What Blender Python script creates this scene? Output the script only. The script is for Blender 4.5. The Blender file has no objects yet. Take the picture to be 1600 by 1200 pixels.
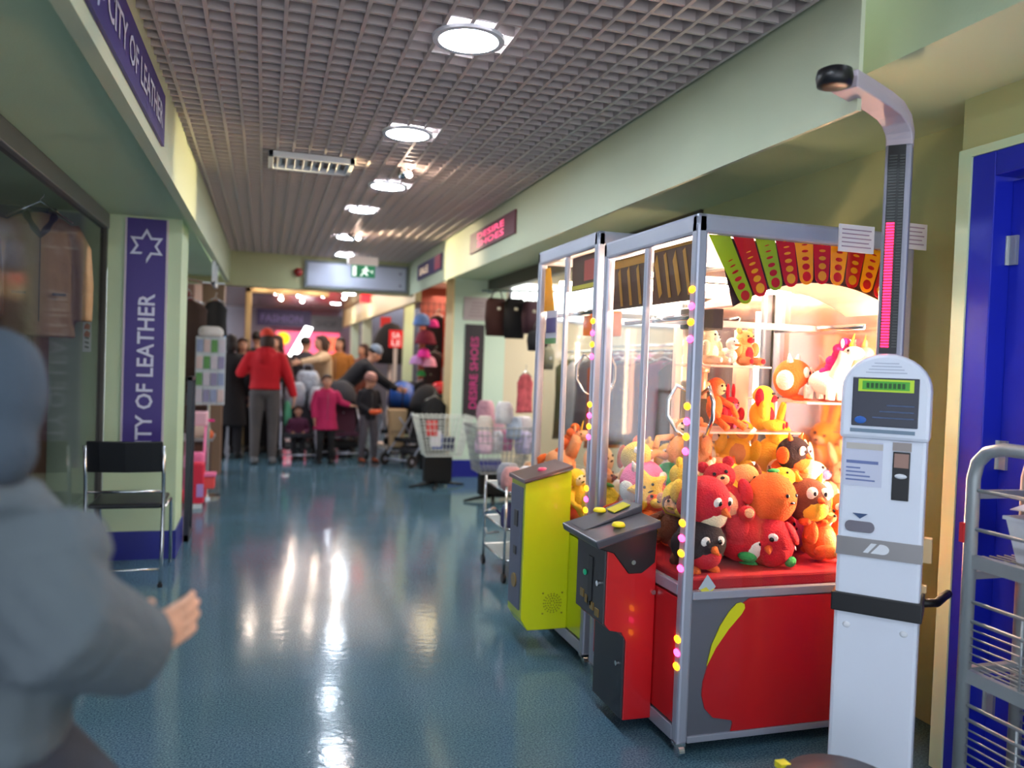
import bpy, math, random
from mathutils import Vector, Matrix, Euler
random.seed(7)
R = math.radians
scn = bpy.context.scene
col = scn.collection

# ---------------------------------------------------------------- camera
cam_d = bpy.data.cameras.new('camera')
cam_d.sensor_width = 36; cam_d.lens = 28.125
cam_d.clip_start = 0.05
cam_d.dof.use_dof = True; cam_d.dof.focus_distance = 3.0; cam_d.dof.aperture_fstop = 1.5
cam = bpy.data.objects.new('camera', cam_d); col.objects.link(cam)
Xr = Vector((0.95461679, -0.29557542, 0.0366326))      # camera right in world
Dn = Vector((0.02769509, -0.03436923, -0.99902539))    # camera down in world
Fw = Vector((0.29654638, 0.95470096, -0.02462346))     # camera forward in world
cam.matrix_world = Matrix(((Xr.x, -Dn.x, -Fw.x, 0), (Xr.y, -Dn.y, -Fw.y, 0), (Xr.z, -Dn.z, -Fw.z, 1.40), (0, 0, 0, 1)))
scn.camera = cam

# ---------------------------------------------------------------- world, exposure, main lights
w = bpy.data.worlds.new('world'); scn.world = w; w.use_nodes = True
w.node_tree.nodes['Background'].inputs[0].default_value = (0.75, 0.8, 0.9, 1)
w.node_tree.nodes['Background'].inputs[1].default_value = 1.0
scn.view_settings.view_transform = 'Standard'; scn.view_settings.look = 'None'
scn.view_settings.gamma = 1; scn.view_settings.use_curve_mapping = False
scn.view_settings.exposure = 1.9
DOWNLIGHT = 30.0
SPOT_W = 42.0

def spot(name, loc, target, energy, color, size, blend=0.5, rad=0.03):
    d = bpy.data.lights.new(name, 'SPOT'); d.energy = energy; d.color = color
    d.spot_size = R(size); d.spot_blend = blend; d.shadow_soft_size = rad
    o = bpy.data.objects.new(name, d); col.objects.link(o); o.location = loc
    o.rotation_euler = (Vector(target) - Vector(loc)).to_track_quat('-Z', 'Y').to_euler()
    return o

def area(name, loc, rot, sx, sy, energy, color):
    d = bpy.data.lights.new(name, 'AREA'); d.shape = 'RECTANGLE'; d.size = sx; d.size_y = sy
    d.energy = energy; d.color = color
    o = bpy.data.objects.new(name, d); col.objects.link(o); o.location = loc; o.rotation_euler = rot
    return o
# halogen spots on the ceiling wash the two fascias
spot('spot_lamp_a', (0.80, 5.02, 2.54), (-0.45, 4.95, 2.40), SPOT_W, (1, .80, .45), 60)
spot('spot_lamp_b', (0.80, 7.85, 2.54), (1.69, 7.35, 2.40), SPOT_W*.95, (1, .80, .52), 66)
# shop ceiling lights
area('shop_light_right', (4.0, 7.2, 2.55), (0, 0, 0), 1.6, 3.0, 36, (1, .93, .85))
area('shop_light_far_right', (3.6, 12.4, 2.55), (0, 0, 0), 1.6, 3.0, 30, (1, .75, .60))
area('shop_light_left', (-2.2, 3.6, 2.55), (0, 0, 0), 0.8, 1.5, 2.5, (.75, .85, 1))
area('shop_light_far_left', (-1.8, 8.6, 2.5), (0, 0, 0), 1.0, 2.0, 16, (1, .78, .6))
area('hall_light', (1.1, 15.0, 2.52), (0, 0, 0), 2.6, 8.5, 22, (1, .84, .72))

# ---------------------------------------------------------------- materials
def lin(c):
    return tuple((v/255/12.92 if v/255 <= .04045 else ((v/255+.055)/1.055)**2.4) for v in c)
_mats = {}
def M(name, rgb=(200, 200, 200), rough=.5, metal=0, emit=0, erg=None, bump=0, bscale=60, var=0, vscale=8, transl=0, coat=0):
    if name in _mats: return _mats[name]
    m = bpy.data.materials.new(name); m.use_nodes = True; _mats[name] = m
    nt = m.node_tree; b = nt.nodes['Principled BSDF']
    c = lin(rgb)
    b.inputs['Base Color'].default_value = (*c, 1)
    b.inputs['Roughness'].default_value = rough
    b.inputs['Metallic'].default_value = metal
    if coat: b.inputs['Coat Weight'].default_value = coat
    if emit:
        e = lin(erg or rgb)
        b.inputs['Emission Color'].default_value = (*e, 1); b.inputs['Emission Strength'].default_value = emit
    if bump or var:
        tc = nt.nodes.new('ShaderNodeTexCoord')
    if var:
        n = nt.nodes.new('ShaderNodeTexNoise'); n.inputs['Scale'].default_value = vscale; n.inputs['Detail'].default_value = 4
        nt.links.new(tc.outputs['Object'], n.inputs['Vector'])
        mx = nt.nodes.new('ShaderNodeMix'); mx.data_type = 'RGBA'
        mx.inputs[6].default_value = (*[v*(1-var) for v in c], 1); mx.inputs[7].default_value = (*[min(1, v*(1+var)) for v in c], 1)
        nt.links.new(n.outputs['Fac'], mx.inputs[0]); nt.links.new(mx.outputs[2], b.inputs['Base Color'])
    if bump:
        n2 = nt.nodes.new('ShaderNodeTexNoise'); n2.inputs['Scale'].default_value = bscale; n2.inputs['Detail'].default_value = 3
        nt.links.new(tc.outputs['Object'], n2.inputs['Vector'])
        bp = nt.nodes.new('ShaderNodeBump'); bp.inputs['Strength'].default_value = bump; bp.inputs['Distance'].default_value = .02
        nt.links.new(n2.outputs['Fac'], bp.inputs['Height']); nt.links.new(bp.outputs[0], b.inputs['Normal'])
    if transl:
        t = nt.nodes.new('ShaderNodeBsdfTranslucent'); t.inputs[0].default_value = (*c, 1)
        ms = nt.nodes.new('ShaderNodeMixShader'); ms.inputs[0].default_value = transl
        nt.links.new(b.outputs[0], ms.inputs[1]); nt.links.new(t.outputs[0], ms.inputs[2])
        nt.links.new(ms.outputs[0], nt.nodes['Material Output'].inputs[0])
    return m

def glass_mat(name, tint=(1, 1, 1), base=.06, rough=.05, ior=1.45):
    m = bpy.data.materials.new(name); m.use_nodes = True; nt = m.node_tree
    nt.nodes.remove(nt.nodes['Principled BSDF'])
    tr = nt.nodes.new('ShaderNodeBsdfTransparent'); tr.inputs[0].default_value = (*tint, 1)
    gl = nt.nodes.new('ShaderNodeBsdfGlossy'); gl.inputs['Roughness'].default_value = rough
    fr = nt.nodes.new('ShaderNodeFresnel'); fr.inputs[0].default_value = ior
    ad = nt.nodes.new('ShaderNodeMath'); ad.operation = 'ADD'; ad.inputs[1].default_value = base - .04; ad.use_clamp = True
    ms = nt.nodes.new('ShaderNodeMixShader')
    ge = nt.nodes.new('ShaderNodeNewGeometry'); iv = nt.nodes.new('ShaderNodeMath'); iv.operation = 'SUBTRACT'; iv.inputs[0].default_value = 1
    mu = nt.nodes.new('ShaderNodeMath'); mu.operation = 'MULTIPLY'          # one reflection per pane, on its outer face
    nt.links.new(ge.outputs['Backfacing'], iv.inputs[1]); nt.links.new(fr.outputs[0], ad.inputs[0])
    nt.links.new(ad.outputs[0], mu.inputs[0]); nt.links.new(iv.outputs[0], mu.inputs[1]); nt.links.new(mu.outputs[0], ms.inputs[0])
    nt.links.new(tr.outputs[0], ms.inputs[1]); nt.links.new(gl.outputs[0], ms.inputs[2])
    nt.links.new(ms.outputs[0], nt.nodes['Material Output'].inputs[0])
    _mats[name] = m
    return m
GLASS = glass_mat('clear_glass', (.97, .98, .98), .05, .05)
SHOPGLASS = glass_mat('shop_glass', (.78, .80, .82), .02, .10, 1.18)
PLASTIC_BAG = glass_mat('clear_plastic', (.93, .93, .95), .22)

WALL = M('wall_paint', (196, 214, 176), .55, bump=.05, bscale=120, var=.03, vscale=2)
WALL2 = M('fascia_paint', (206, 214, 182), .5, bump=.05, bscale=120, var=.03, vscale=2)
TRIM = M('trim_paint', (205, 226, 190), .45)
BLUE = M('blue_paint', (24, 40, 182), .42, var=.06, vscale=6)
BLUEB = M('blue_skirting', (16, 26, 132), .35)
GRID = M('ceiling_grid_metal', (198, 184, 180), .45)
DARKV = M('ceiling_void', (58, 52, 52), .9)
CHROME = M('chrome', (205, 208, 212), .18, 1)
ALU = M('brushed_aluminium', (168, 172, 188), .34, .35)
STEEL = M('galvanised_steel', (168, 174, 176), .42, .5, var=.1, vscale=12)
BLACK = M('black_plastic', (24, 24, 27), .4)
BLACKM = M('black_metal', (18, 18, 20), .45, .3)
WHITE = M('white_enamel', (226, 229, 236), .35)
PAPER = M('white_paper', (232, 228, 235), .7)
SKIN = M('skin', (214, 160, 132), .5, bump=.05, bscale=90)

# ---------------------------------------------------------------- mesh helpers
ORG = {}
def org(o): return ORG.get(o.name, Vector((0, 0, 0))) if o else Vector((0, 0, 0))

def tag(o, label=None, cat=None, group=None, kind=None):
    if label: o['label'] = label
    if cat: o['category'] = cat
    if group: o['group'] = group
    if kind: o['kind'] = kind
    return o

def T(name, label, cat, loc=(0, 0, 0), rz=0, group=None):
    o = bpy.data.objects.new(name, None); col.objects.link(o); o.empty_display_size = .1
    o.location = loc; o.rotation_euler = (0, 0, rz)
    ORG[o.name] = Vector(loc) if rz == 0 else Vector((0, 0, 0))
    return tag(o, label, cat, group)

class MB:
    """collects faces; coordinates are world ones unless the parent is turned"""
    def __init__(s): s.v = []; s.f = []
    def add(s, vs, fs, X=None):
        k = len(s.v)
        s.v += [tuple(X @ Vector(p)) if X else tuple(p) for p in vs]
        s.f += [tuple(i+k for i in f) for f in fs]; return s
    def box(s, x0, x1, y0, y1, z0, z1, X=None):
        return s.add([(x0, y0, z0), (x1, y0, z0), (x1, y1, z0), (x0, y1, z0), (x0, y0, z1), (x1, y0, z1), (x1, y1, z1), (x0, y1, z1)],
                     [(0, 3, 2, 1), (4, 5, 6, 7), (0, 1, 5, 4), (1, 2, 6, 5), (2, 3, 7, 6), (3, 0, 4, 7)], X)
    def quad(s, a, b, c, d): return s.add([a, b, c, d], [(0, 1, 2, 3)])
    def prism(s, poly, o, u, v, n, t):
        o, u, v, n = Vector(o), Vector(u), Vector(v), Vector(n); k = len(poly)
        a = [o+u*p[0]+v*p[1] for p in poly]; b = [p+n*t for p in a]
        return s.add(a+b, [tuple(range(k))[::-1], tuple(range(k, 2*k))]+[(i, (i+1) % k, k+(i+1) % k, k+i) for i in range(k)])
    def rings(s, rings, cap=True, X=None, closed=False):
        n = len(rings[0]); vs = [p for r in rings for p in r]; fs = []
        m = len(rings)
        for i in range(m if closed else m-1):
            j = (i+1) % m
            for k in range(n): fs.append((i*n+k, i*n+(k+1) % n, j*n+(k+1) % n, j*n+k))
        if cap and not closed: fs.append(tuple(range(n))[::-1]); fs.append(tuple(range((m-1)*n, m*n)))
        return s.add(vs, fs, X)
    def tube(s, pts, r, n=10, closed=False):
        pts = [Vector(p) for p in pts]; m = len(pts); rs = r if isinstance(r, (list, tuple)) else [r]*m
        rg = []; up = None
        for i, p in enumerate(pts):
            a = pts[(i-1) % m] if (closed or i > 0) else p; b = pts[(i+1) % m] if (closed or i < m-1) else p
            t = (b-a).normalized()
            if up is None: up = Vector((0, 0, 1)) if abs(t.z) < .9 else Vector((1, 0, 0))
            x = t.cross(up).normalized(); up = x.cross(t).normalized()
            rg.append([p+(x*math.cos(2*math.pi*k/n)+up*math.sin(2*math.pi*k/n))*rs[i] for k in range(n)])
        return s.rings(rg, True, None, closed)
    def cyl(s, a, b, r, r2=None, n=16): return s.tube([a, b], [r, r if r2 is None else r2], n)
    def ell(s, c, r, n=16, m=10, X=None):
        c = Vector(c); r = (r, r, r) if isinstance(r, (int, float)) else r
        vs = [(c.x, c.y, c.z-r[2])]; fs = []
        for i in range(1, m):
            t = math.pi*i/m-math.pi/2
            for k in range(n):
                p = 2*math.pi*k/n; vs.append((c.x+r[0]*math.cos(t)*math.cos(p), c.y+r[1]*math.cos(t)*math.sin(p), c.z+r[2]*math.sin(t)))
        vs.append((c.x, c.y, c.z+r[2])); L = len(vs)-1
        for k in range(n):
            fs.append((0, 1+(k+1) % n, 1+k)); fs.append((L, L-n+k, L-n+(k+1) % n))
            for i in range(m-2): fs.append((1+i*n+k, 1+i*n+(k+1) % n, 1+(i+1)*n+(k+1) % n, 1+(i+1)*n+k))
        return s.add(vs, fs, X)
    def lathe(s, prof, c, n=24, ring=False):
        c = Vector(c)
        return s.rings(closed=ring, rings=[[c+Vector((r*math.cos(2*math.pi*k/n), r*math.sin(2*math.pi*k/n), z)) for k in range(n)] for r, z in prof])
    def build(s, name, mat, parent=None, smooth=False, bevel=0, local=False, **kw):
        me = bpy.data.meshes.new(name)
        o0 = Vector((0, 0, 0)) if local else org(parent)
        me.from_pydata([tuple(Vector(p)-o0) for p in s.v], [], s.f); me.update()
        if mat: me.materials.append(mat)
        return link(name, me, parent, smooth, bevel, **kw)

def link(name, me, parent=None, smooth=False, bevel=0, **kw):
    if smooth:
        me.polygons.foreach_set('use_smooth', [True]*len(me.polygons)); me.update()
    o = bpy.data.objects.new(name, me); col.objects.link(o)
    if parent is not None:
        o.parent = parent; ORG[o.name] = org(parent)
    if bevel:
        b = o.modifiers.new('bevel', 'BEVEL'); b.width = bevel; b.segments = 2; b.limit_method = 'ANGLE'
    return tag(o, **kw)

def S(name, mb, mat, **kw): return mb.build(name, mat, None, kind='structure', **kw)
def box(*a): return MB().box(*a)

def text(name, body, mat, parent, o, u, v, width=None, height=None, depth=.002, center=False, **kw):
    """raised lettering: origin o, baseline direction u, up direction v"""
    cu = bpy.data.curves.new(name, 'FONT'); cu.body = body; cu.size = 1; cu.extrude = 0; cu.resolution_u = 2
    cu.offset = .015
    ob = bpy.data.objects.new(name, cu); col.objects.link(ob)
    dg = bpy.context.evaluated_depsgraph_get(); me = bpy.data.meshes.new_from_object(ob.evaluated_get(dg))
    bpy.data.objects.remove(ob)
    xs = [q.co.x for q in me.vertices]; ys = [q.co.y for q in me.vertices]
    x0, x1, y0, y1 = min(xs), max(xs), min(ys), max(ys)
    sx = width/(x1-x0) if width else None; sy = height/(y1-y0) if height else None
    sx = sx or sy; sy = sy or sx
    o, u, v = Vector(o), Vector(u).normalized(), Vector(v).normalized(); n = u.cross(v).normalized()
    vs = [o+u*((q.co.x-(x0+x1)/2 if center else q.co.x-x0)*sx)+v*((q.co.y-y0)*sy) for q in me.vertices]
    fs = [tuple(p.vertices) for p in me.polygons]
    mb = MB(); k = len(vs)
    mb.add([p+n*depth for p in vs], fs)
    bpy.data.meshes.remove(me)
    return mb.build(name, mat, parent, **kw)

def remesh(mb, voxel, smooth=2, fac=.6):
    me = bpy.data.meshes.new('tmp'); me.from_pydata([tuple(p) for p in mb.v], [], mb.f); me.update()
    o = bpy.data.objects.new('tmp', me); col.objects.link(o)
    r = o.modifiers.new('r', 'REMESH'); r.mode = 'VOXEL'; r.voxel_size = voxel
    if smooth:
        sm = o.modifiers.new('s', 'SMOOTH'); sm.iterations = smooth; sm.factor = fac
    dg = bpy.context.evaluated_depsgraph_get(); out = bpy.data.meshes.new_from_object(o.evaluated_get(dg))
    bpy.data.objects.remove(o); bpy.data.meshes.remove(me)
    b = MB(); b.v = [tuple(v.co) for v in out.vertices]; b.f = [tuple(p.vertices) for p in out.polygons]
    bpy.data.meshes.remove(out)
    return b

def copy_tree(o, parent=None):
    c = o.copy(); col.objects.link(c)
    if parent is not None: c.parent = parent
    for ch in list(o.children): copy_tree(ch, c)
    return c
# ================================================================ SETTING
def floor_mat():
    m = bpy.data.materials.new('speckled_vinyl'); m.use_nodes = True; nt = m.node_tree; b = nt.nodes['Principled BSDF']
    tc = nt.nodes.new('ShaderNodeTexCoord')
    n = nt.nodes.new('ShaderNodeTexNoise'); n.inputs['Scale'].default_value = 140; n.inputs['Detail'].default_value = 5
    n2 = nt.nodes.new('ShaderNodeTexNoise'); n2.inputs['Scale'].default_value = 1.3; n2.inputs['Detail'].default_value = 3
    r = nt.nodes.new('ShaderNodeValToRGB'); e = r.color_ramp.elements
    e[0].position = .35; e[0].color = (*lin((54, 82, 104)), 1); e[1].position = .68; e[1].color = (*lin((106, 138, 154)), 1)
    a = nt.nodes.new('ShaderNodeMix'); a.data_type = 'RGBA'; a.blend_type = 'MULTIPLY'; a.inputs[0].default_value = .5
    r2 = nt.nodes.new('ShaderNodeValToRGB'); e = r2.color_ramp.elements
    e[0].position = .4; e[0].color = (.74, .84, .76, 1); e[1].position = .62; e[1].color = (1, 1, 1, 1)
    nt.links.new(tc.outputs['Object'], n.inputs['Vector']); nt.links.new(tc.outputs['Object'], n2.inputs['Vector'])
    nt.links.new(n.outputs['Fac'], r.inputs[0]); nt.links.new(n2.outputs['Fac'], r2.inputs[0])
    nt.links.new(r.outputs[0], a.inputs[6]); nt.links.new(r2.outputs[0], a.inputs[7]); nt.links.new(a.outputs[2], b.inputs['Base Color'])
    n3 = nt.nodes.new('ShaderNodeTexNoise'); n3.inputs['Scale'].default_value = 3.5; n3.inputs['Detail'].default_value = 5
    nt.links.new(tc.outputs['Object'], n3.inputs['Vector'])
    mr = nt.nodes.new('ShaderNodeMapRange'); mr.inputs['To Min'].default_value = .08; mr.inputs['To Max'].default_value = .15
    nt.links.new(n3.outputs['Fac'], mr.inputs[0]); nt.links.new(mr.outputs[0], b.inputs['Roughness'])
    bp = nt.nodes.new('ShaderNodeBump'); bp.inputs['Strength'].default_value = .06; bp.inputs['Distance'].default_value = .01
    n4 = nt.nodes.new('ShaderNodeTexNoise'); n4.inputs['Scale'].default_value = 22; nt.links.new(tc.outputs['Object'], n4.inputs['Vector'])
    nt.links.new(n4.outputs['Fac'], bp.inputs['Height']); nt.links.new(bp.outputs[0], b.inputs['Normal'])
    b.inputs['Specular IOR Level'].default_value = .34
    return m
S('floor', box(-4, 7, -2.5, 23, -.06, 0), floor_mat())

CEIL = 2.60
def grid(x0, x1, y0, y1, z0, z1, p, t):
    b = MB(); x = x0
    while x <= x1+1e-6: b.box(x-t/2, x+t/2, y0, y1, z0, z1); x += p
    y = y0
    while y <= y1+1e-6: b.box(x0, x1, y-t/2, y+t/2, z0+.004, z1); y += p
    return b
S('ceiling', grid(-.50, 1.66, -1.2, 9.88, CEIL, CEIL+.045, .09, .014), GRID)
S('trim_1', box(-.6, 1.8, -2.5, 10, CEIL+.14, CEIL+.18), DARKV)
# right fascia, stepping out over the door
S('wall_right_fascia', box(1.69, 1.705, 2.03, 9.9, 2.205, CEIL+.14), WALL2)
S('wall_right_bulkhead', box(1.87, 1.95, -2.5, 2.5, 2.40, CEIL+.14), WALL)
S('ceiling_right_soffit', box(1.705, 2.80, 2.5, 9.9, 2.42, 2.46).box(1.95, 2.80, -2.5, 2.5, 2.40, 2.44), WALL)
S('wall_right', box(2.62, 2.70, 2.2, 4.5, 0, 2.42), M('recess_paint', (190, 196, 146), .6, var=.08, vscale=3))
# left fascia, very slightly splayed
b = MB(); b.add([(-.51, -2.5, 2.24), (-.56, -2.5, 2.24), (-.46, 9.9, 2.24), (-.41, 9.9, 2.24), (-.51, -2.5, CEIL+.14), (-.56, -2.5, CEIL+.14), (-.46, 9.9, CEIL+.14), (-.41, 9.9, CEIL+.14)],
               [(0, 1, 2, 3), (4, 7, 6, 5), (0, 3, 7, 4), (1, 5, 6, 2), (0, 4, 5, 1), (3, 2, 6, 7)])
S('wall_left_fascia', b, WALL2)
S('ceiling_left_soffit', box(-1.9, -.52, -2.5, 9.9, 2.29, 2.33), WALL)
S('wall_left_pillar', box(-1.0, -.55, 5.83, 6.3, 0, 2.29), WALL)
S('baseboard_pillar_left', box(-1.012, -.54, 5.816, 6.31, 0, .19), BLUEB)
# left shop front: rail, mullion and glass along the corridor
S('trim_2', box(-1.05, -.99, -1.5, 5.82, 2.19, 2.29).box(-1.05, -.99, -1.5, 5.82, 0, .10), M('grey_rail', (128, 128, 130), .4, .5), bevel=.006)
S('trim_3', box(-1.04, -1.0, 5.78, 5.826, .10, 2.19).box(-1.04, -1.0, 1.9, 1.95, .10, 2.19), M('bronze_mullion', (64, 60, 54), .4, .5))
S('window_1', box(-1.024, -1.018, -1.5, 5.78, .10, 2.19), SHOPGLASS)
S('wall_left_end', box(-3.6, -1.05, 5.83, 5.90, 0, 2.9), M('shop_end_paint', (172, 188, 156), .6))
S('trim_10', box(-3.6, -1.30, 5.80, 5.83, 1.9, 2.85), M('navy_panel', (26, 34, 60), .7))
S('wall_left_back', box(-3.7, -3.6, -1.5, 5.9, 0, 2.9), M('shop_back_wall', (34, 42, 58), .8))
S('ceiling_left_shop', box(-3.7, -1.9, -1.5, 9.9, 2.85, 2.9), M('shop_ceiling', (92, 96, 104), .8))
S('wall_left_far_shop', box(-3.6, -3.5, 5.9, 9.9, 0, 2.9), M('mauve_back', (120, 84, 72), .8))
S('wall_left_upper', box(-1.02, -.98, 6.3, 9.9, 2.05, 2.29), WALL)
S('trim_4', box(-.70, -.46, 9.86, 10.2, 0, 2.22), M('column_brown', (132, 104, 82), .6))
# right shop (seen behind the machines)
CREAM = M('shop_cream', (214, 200, 172), .6)
S('wall_right_shop_near', box(2.70, 5.6, 4.42, 4.50, 0, 2.7), CREAM)
S('wall_right_shop_back', box(5.5, 5.6, 4.5, 9.5, 0, 2.7), CREAM)
S('ceiling_right_shop', box(2.8, 5.6, 4.42, 9.6, 2.66, 2.7), M('shop_ceiling_white', (225, 222, 214), .7))
S('trim_5', box(2.60, 2.68, 4.5, 9.5, 2.27, 2.42), M('shutter_box', (82, 80, 72), .5, .3))
S('wall_right_pillar', box(2.18, 2.84, 9.5, 9.9, 0, 2.42), M('pillar_paint', (198, 218, 200), .5))
S('trim_6', box(2.165, 2.18, 9.49, 9.9, .02, 2.42), M('pillar_edge', (232, 206, 150), .5))
S('baseboard_pillar_right', box(2.165, 2.84, 9.48, 9.5, 0, .21), BLUEB)
S('wall_right_shop_far', box(2.84, 5.6, 9.5, 9.6, 0, 2.7), CREAM)
# cross bulkhead
S('wall_far_bulkhead', box(-1.0, 1.75, 9.9, 10.05, 2.20, CEIL+.14), M('bulkhead_paint', (176, 176, 136), .55))
S('trim_7', box(2.10, 2.25, 12.6, 12.72, 0, 2.55), TRIM)
# hall beyond
S('ceiling_hall', box(-1.6, 1.82, 10.05, 21, 2.56, 2.60), M('hall_ceiling', (150, 130, 118), .25, .3, bump=.1, bscale=8))
S('wall_hall_right', box(1.80, 1.88, 10.05, 20, 2.15, 2.82), M('hall_fascia', (214, 192, 140), .5))
S('wall_hall_right_upper', box(1.88, 5.0, 10.0, 10.05, 2.42, 2.82), CREAM)
S('ceiling_shop_far', box(1.88, 5.2, 10.05, 20, 2.70, 2.74), M('far_shop_ceiling', (196, 168, 150), .6))
S('wall_shop_far_back', box(4.6, 4.7, 9.9, 20, 0, 2.7), M('far_shop_back', (206, 158, 130), .6))
S('wall_shop_far_divider', box(2.6, 4.6, 13.9, 14.0, 0, 2.7), M('divider_brown', (136, 62, 48), .6))
S('wall_hall_left', box(-1.0, -.9, 11.3, 20, 0, 2.82), M('hall_left_wall', (128, 98, 86), .6))
S('wall_hall_end', box(-1.6, 5.2, 20.6, 20.7, 0, 2.86), M('hall_end_wall', (130, 126, 134), .6))
S('trim_8', box(-.30, -.21, 13.0, 13.1, 0, 2.44).box(-.30, .95, 13.0, 13.1, 2.36, 2.44), M('gold_trim', (190, 160, 110), .3, .6), bevel=.01)
for i, (y, xx) in enumerate([(14.4, 1.9), (16.6, 1.9)]):
    S('wall_hall_pier', box(1.84, 2.02, y+1.6, y+1.75, 0, 2.2), M('hall_pier', (186, 196, 172), .5))
# blue door in the right wall
S('wall_right_door', box(2.36, 2.62, 2.20, 2.28, 0, 2.42).box(2.36, 2.62, -2.5, 1.22, 0, 2.42).box(2.36, 2.62, 1.22, 2.20, 2.215, 2.42), M('door_wall_paint', (186, 186, 134), .55))
S('trim_9', box(2.345, 2.40, 2.225, 2.28, 0, 2.215).box(2.345, 2.40, 1.2, 2.225, 2.185, 2.215), TRIM)
b = box(2.35, 2.50, 2.13, 2.225, 0, 2.185).box(2.35, 2.50, 1.22, 1.30, 0, 2.185).box(2.35, 2.50, 1.30, 2.13, 2.10, 2.185)
S('door_1', b, BLUE, bevel=.004)
dl = box(2.43, 2.475, 1.30, 2.13, .01, 2.09).build('door_leaf', BLUE, bpy.data.objects['door_1'], bevel=.003)
for z in (.25, 1.10, 1.80):
    hg = box(2.418, 2.432, 2.095, 2.13, z, z+.10).cyl((2.418, 2.13, z), (2.418, 2.13, z+.10), .009, n=10).build('hinge', STEEL, bpy.data.objects['door_1'])
    hg['label'] = 'silver door hinge'

# ---------------------------------------------------------------- ceiling fittings
DISC = M('downlight_glow', (235, 245, 255), .4, emit=DOWNLIGHT, erg=(225, 240, 255))
names = ['nearest the camera', 'second from the camera', 'third, just past the halogen spot', 'fourth along the row', 'fifth, beside the far halogen spot', 'farthest, just before the exit sign']
for i, (x, y, r_) in enumerate([(.69, 2.92, .115), (.69, 4.24, .115), (.78, 5.56, .115), (.72, 6.55, .10), (.76, 8.08, .11), (.85, 9.45, .10), (.66, 1.5, .115), (.66, .1, .115)]):
    if i < 6:
        t = T('ceiling_downlight', 'round white recessed ceiling downlight, '+names[i], 'ceiling light', (x, y, CEIL-.012), group='row of downlights in the grid ceiling')
    else:
        t = T('ceiling_downlight', 'round white recessed ceiling downlight, '+('first' if i == 6 else 'second')+' one behind the viewpoint', 'ceiling light', (x, y, CEIL-.012), group='downlights behind the viewpoint')
    MB().lathe([(r_+.018, 0), (r_+.02, .012), (r_, .012), (r_-.004, 0)], (x, y, CEIL-.012), 32, True).build('trim_ring', WHITE, t, smooth=False)
    MB().lathe([(0.001, .002), (r_-.003, .002), (r_-.003, .010), (0.001, .010)], (x, y, CEIL-.012), 32).build('lens', DISC, t)
for i, (x, y) in enumerate([(1.05, 11.3), (1.42, 14.6), (1.42, 17.4)]):
    t = T('ceiling_downlight', 'round white ceiling downlight in the hall beyond the bulkhead, '+('nearest', 'middle', 'farthest')[i]+' one', 'ceiling light', (x, y, 2.548))
    MB().lathe([(.13, 0), (.132, .012), (.11, .012), (.106, 0)], (x, y, 2.548), 28, True).build('trim_ring', WHITE, t)
    MB().lathe([(0.001, .002), (.107, .002), (.107, .010), (0.001, .010)], (x, y, 2.548), 28).build('lens', DISC, t)
for (x, y, lb, tx) in [(.80, 5.02, 'small halogen spot on the ceiling beside the white air vent', -.3), (.80, 7.85, 'small halogen spot on the ceiling beyond the air vent', .35)]:
    t = T('halogen_spot', lb, 'ceiling light', (x, y, CEIL))
    MB().cyl((x, y, CEIL+.02), (x, y, CEIL-.03), .018).build('stem', CHROME, t)
    MB().cyl((x-tx*.15, y+.03, CEIL-.015), (x+tx*.06, y-.01, CEIL-.04), .022, .032).build('lamp_head', CHROME, t, smooth=True)
    MB().ell((x-tx*.0+.03, y-.03, CEIL-.045), .018).build('bulb', M('halogen_glow', (255, 225, 200), emit=60), t)
# air vent
t = T('air_vent', 'long white louvred air vent in the grid ceiling', 'vent', (.24, 5.09, CEIL-.03))
b = box(-.01, .49, 4.92, 4.95, CEIL-.035, CEIL).box(-.01, .49, 5.24, 5.27, CEIL-.035, CEIL).box(-.01, .02, 4.92, 5.27, CEIL-.035, CEIL).box(.46, .49, 4.92, 5.27, CEIL-.035, CEIL)
b.build('frame', WHITE, t, bevel=.003)
b = MB()
for k in range(9):
    x = .04+k*.05
    b.add([(x, 4.95, CEIL-.03), (x+.03, 4.95, CEIL), (x+.034, 4.95, CEIL), (x+.004, 4.95, CEIL-.03), (x, 5.24, CEIL-.03), (x+.03, 5.24, CEIL), (x+.034, 5.24, CEIL), (x+.004, 5.24, CEIL-.03)],
          [(0, 1, 2, 3), (4, 7, 6, 5), (0, 4, 5, 1), (1, 5, 6, 2), (2, 6, 7, 3), (3, 7, 4, 0)])
b.build('louvre', WHITE, t)
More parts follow.
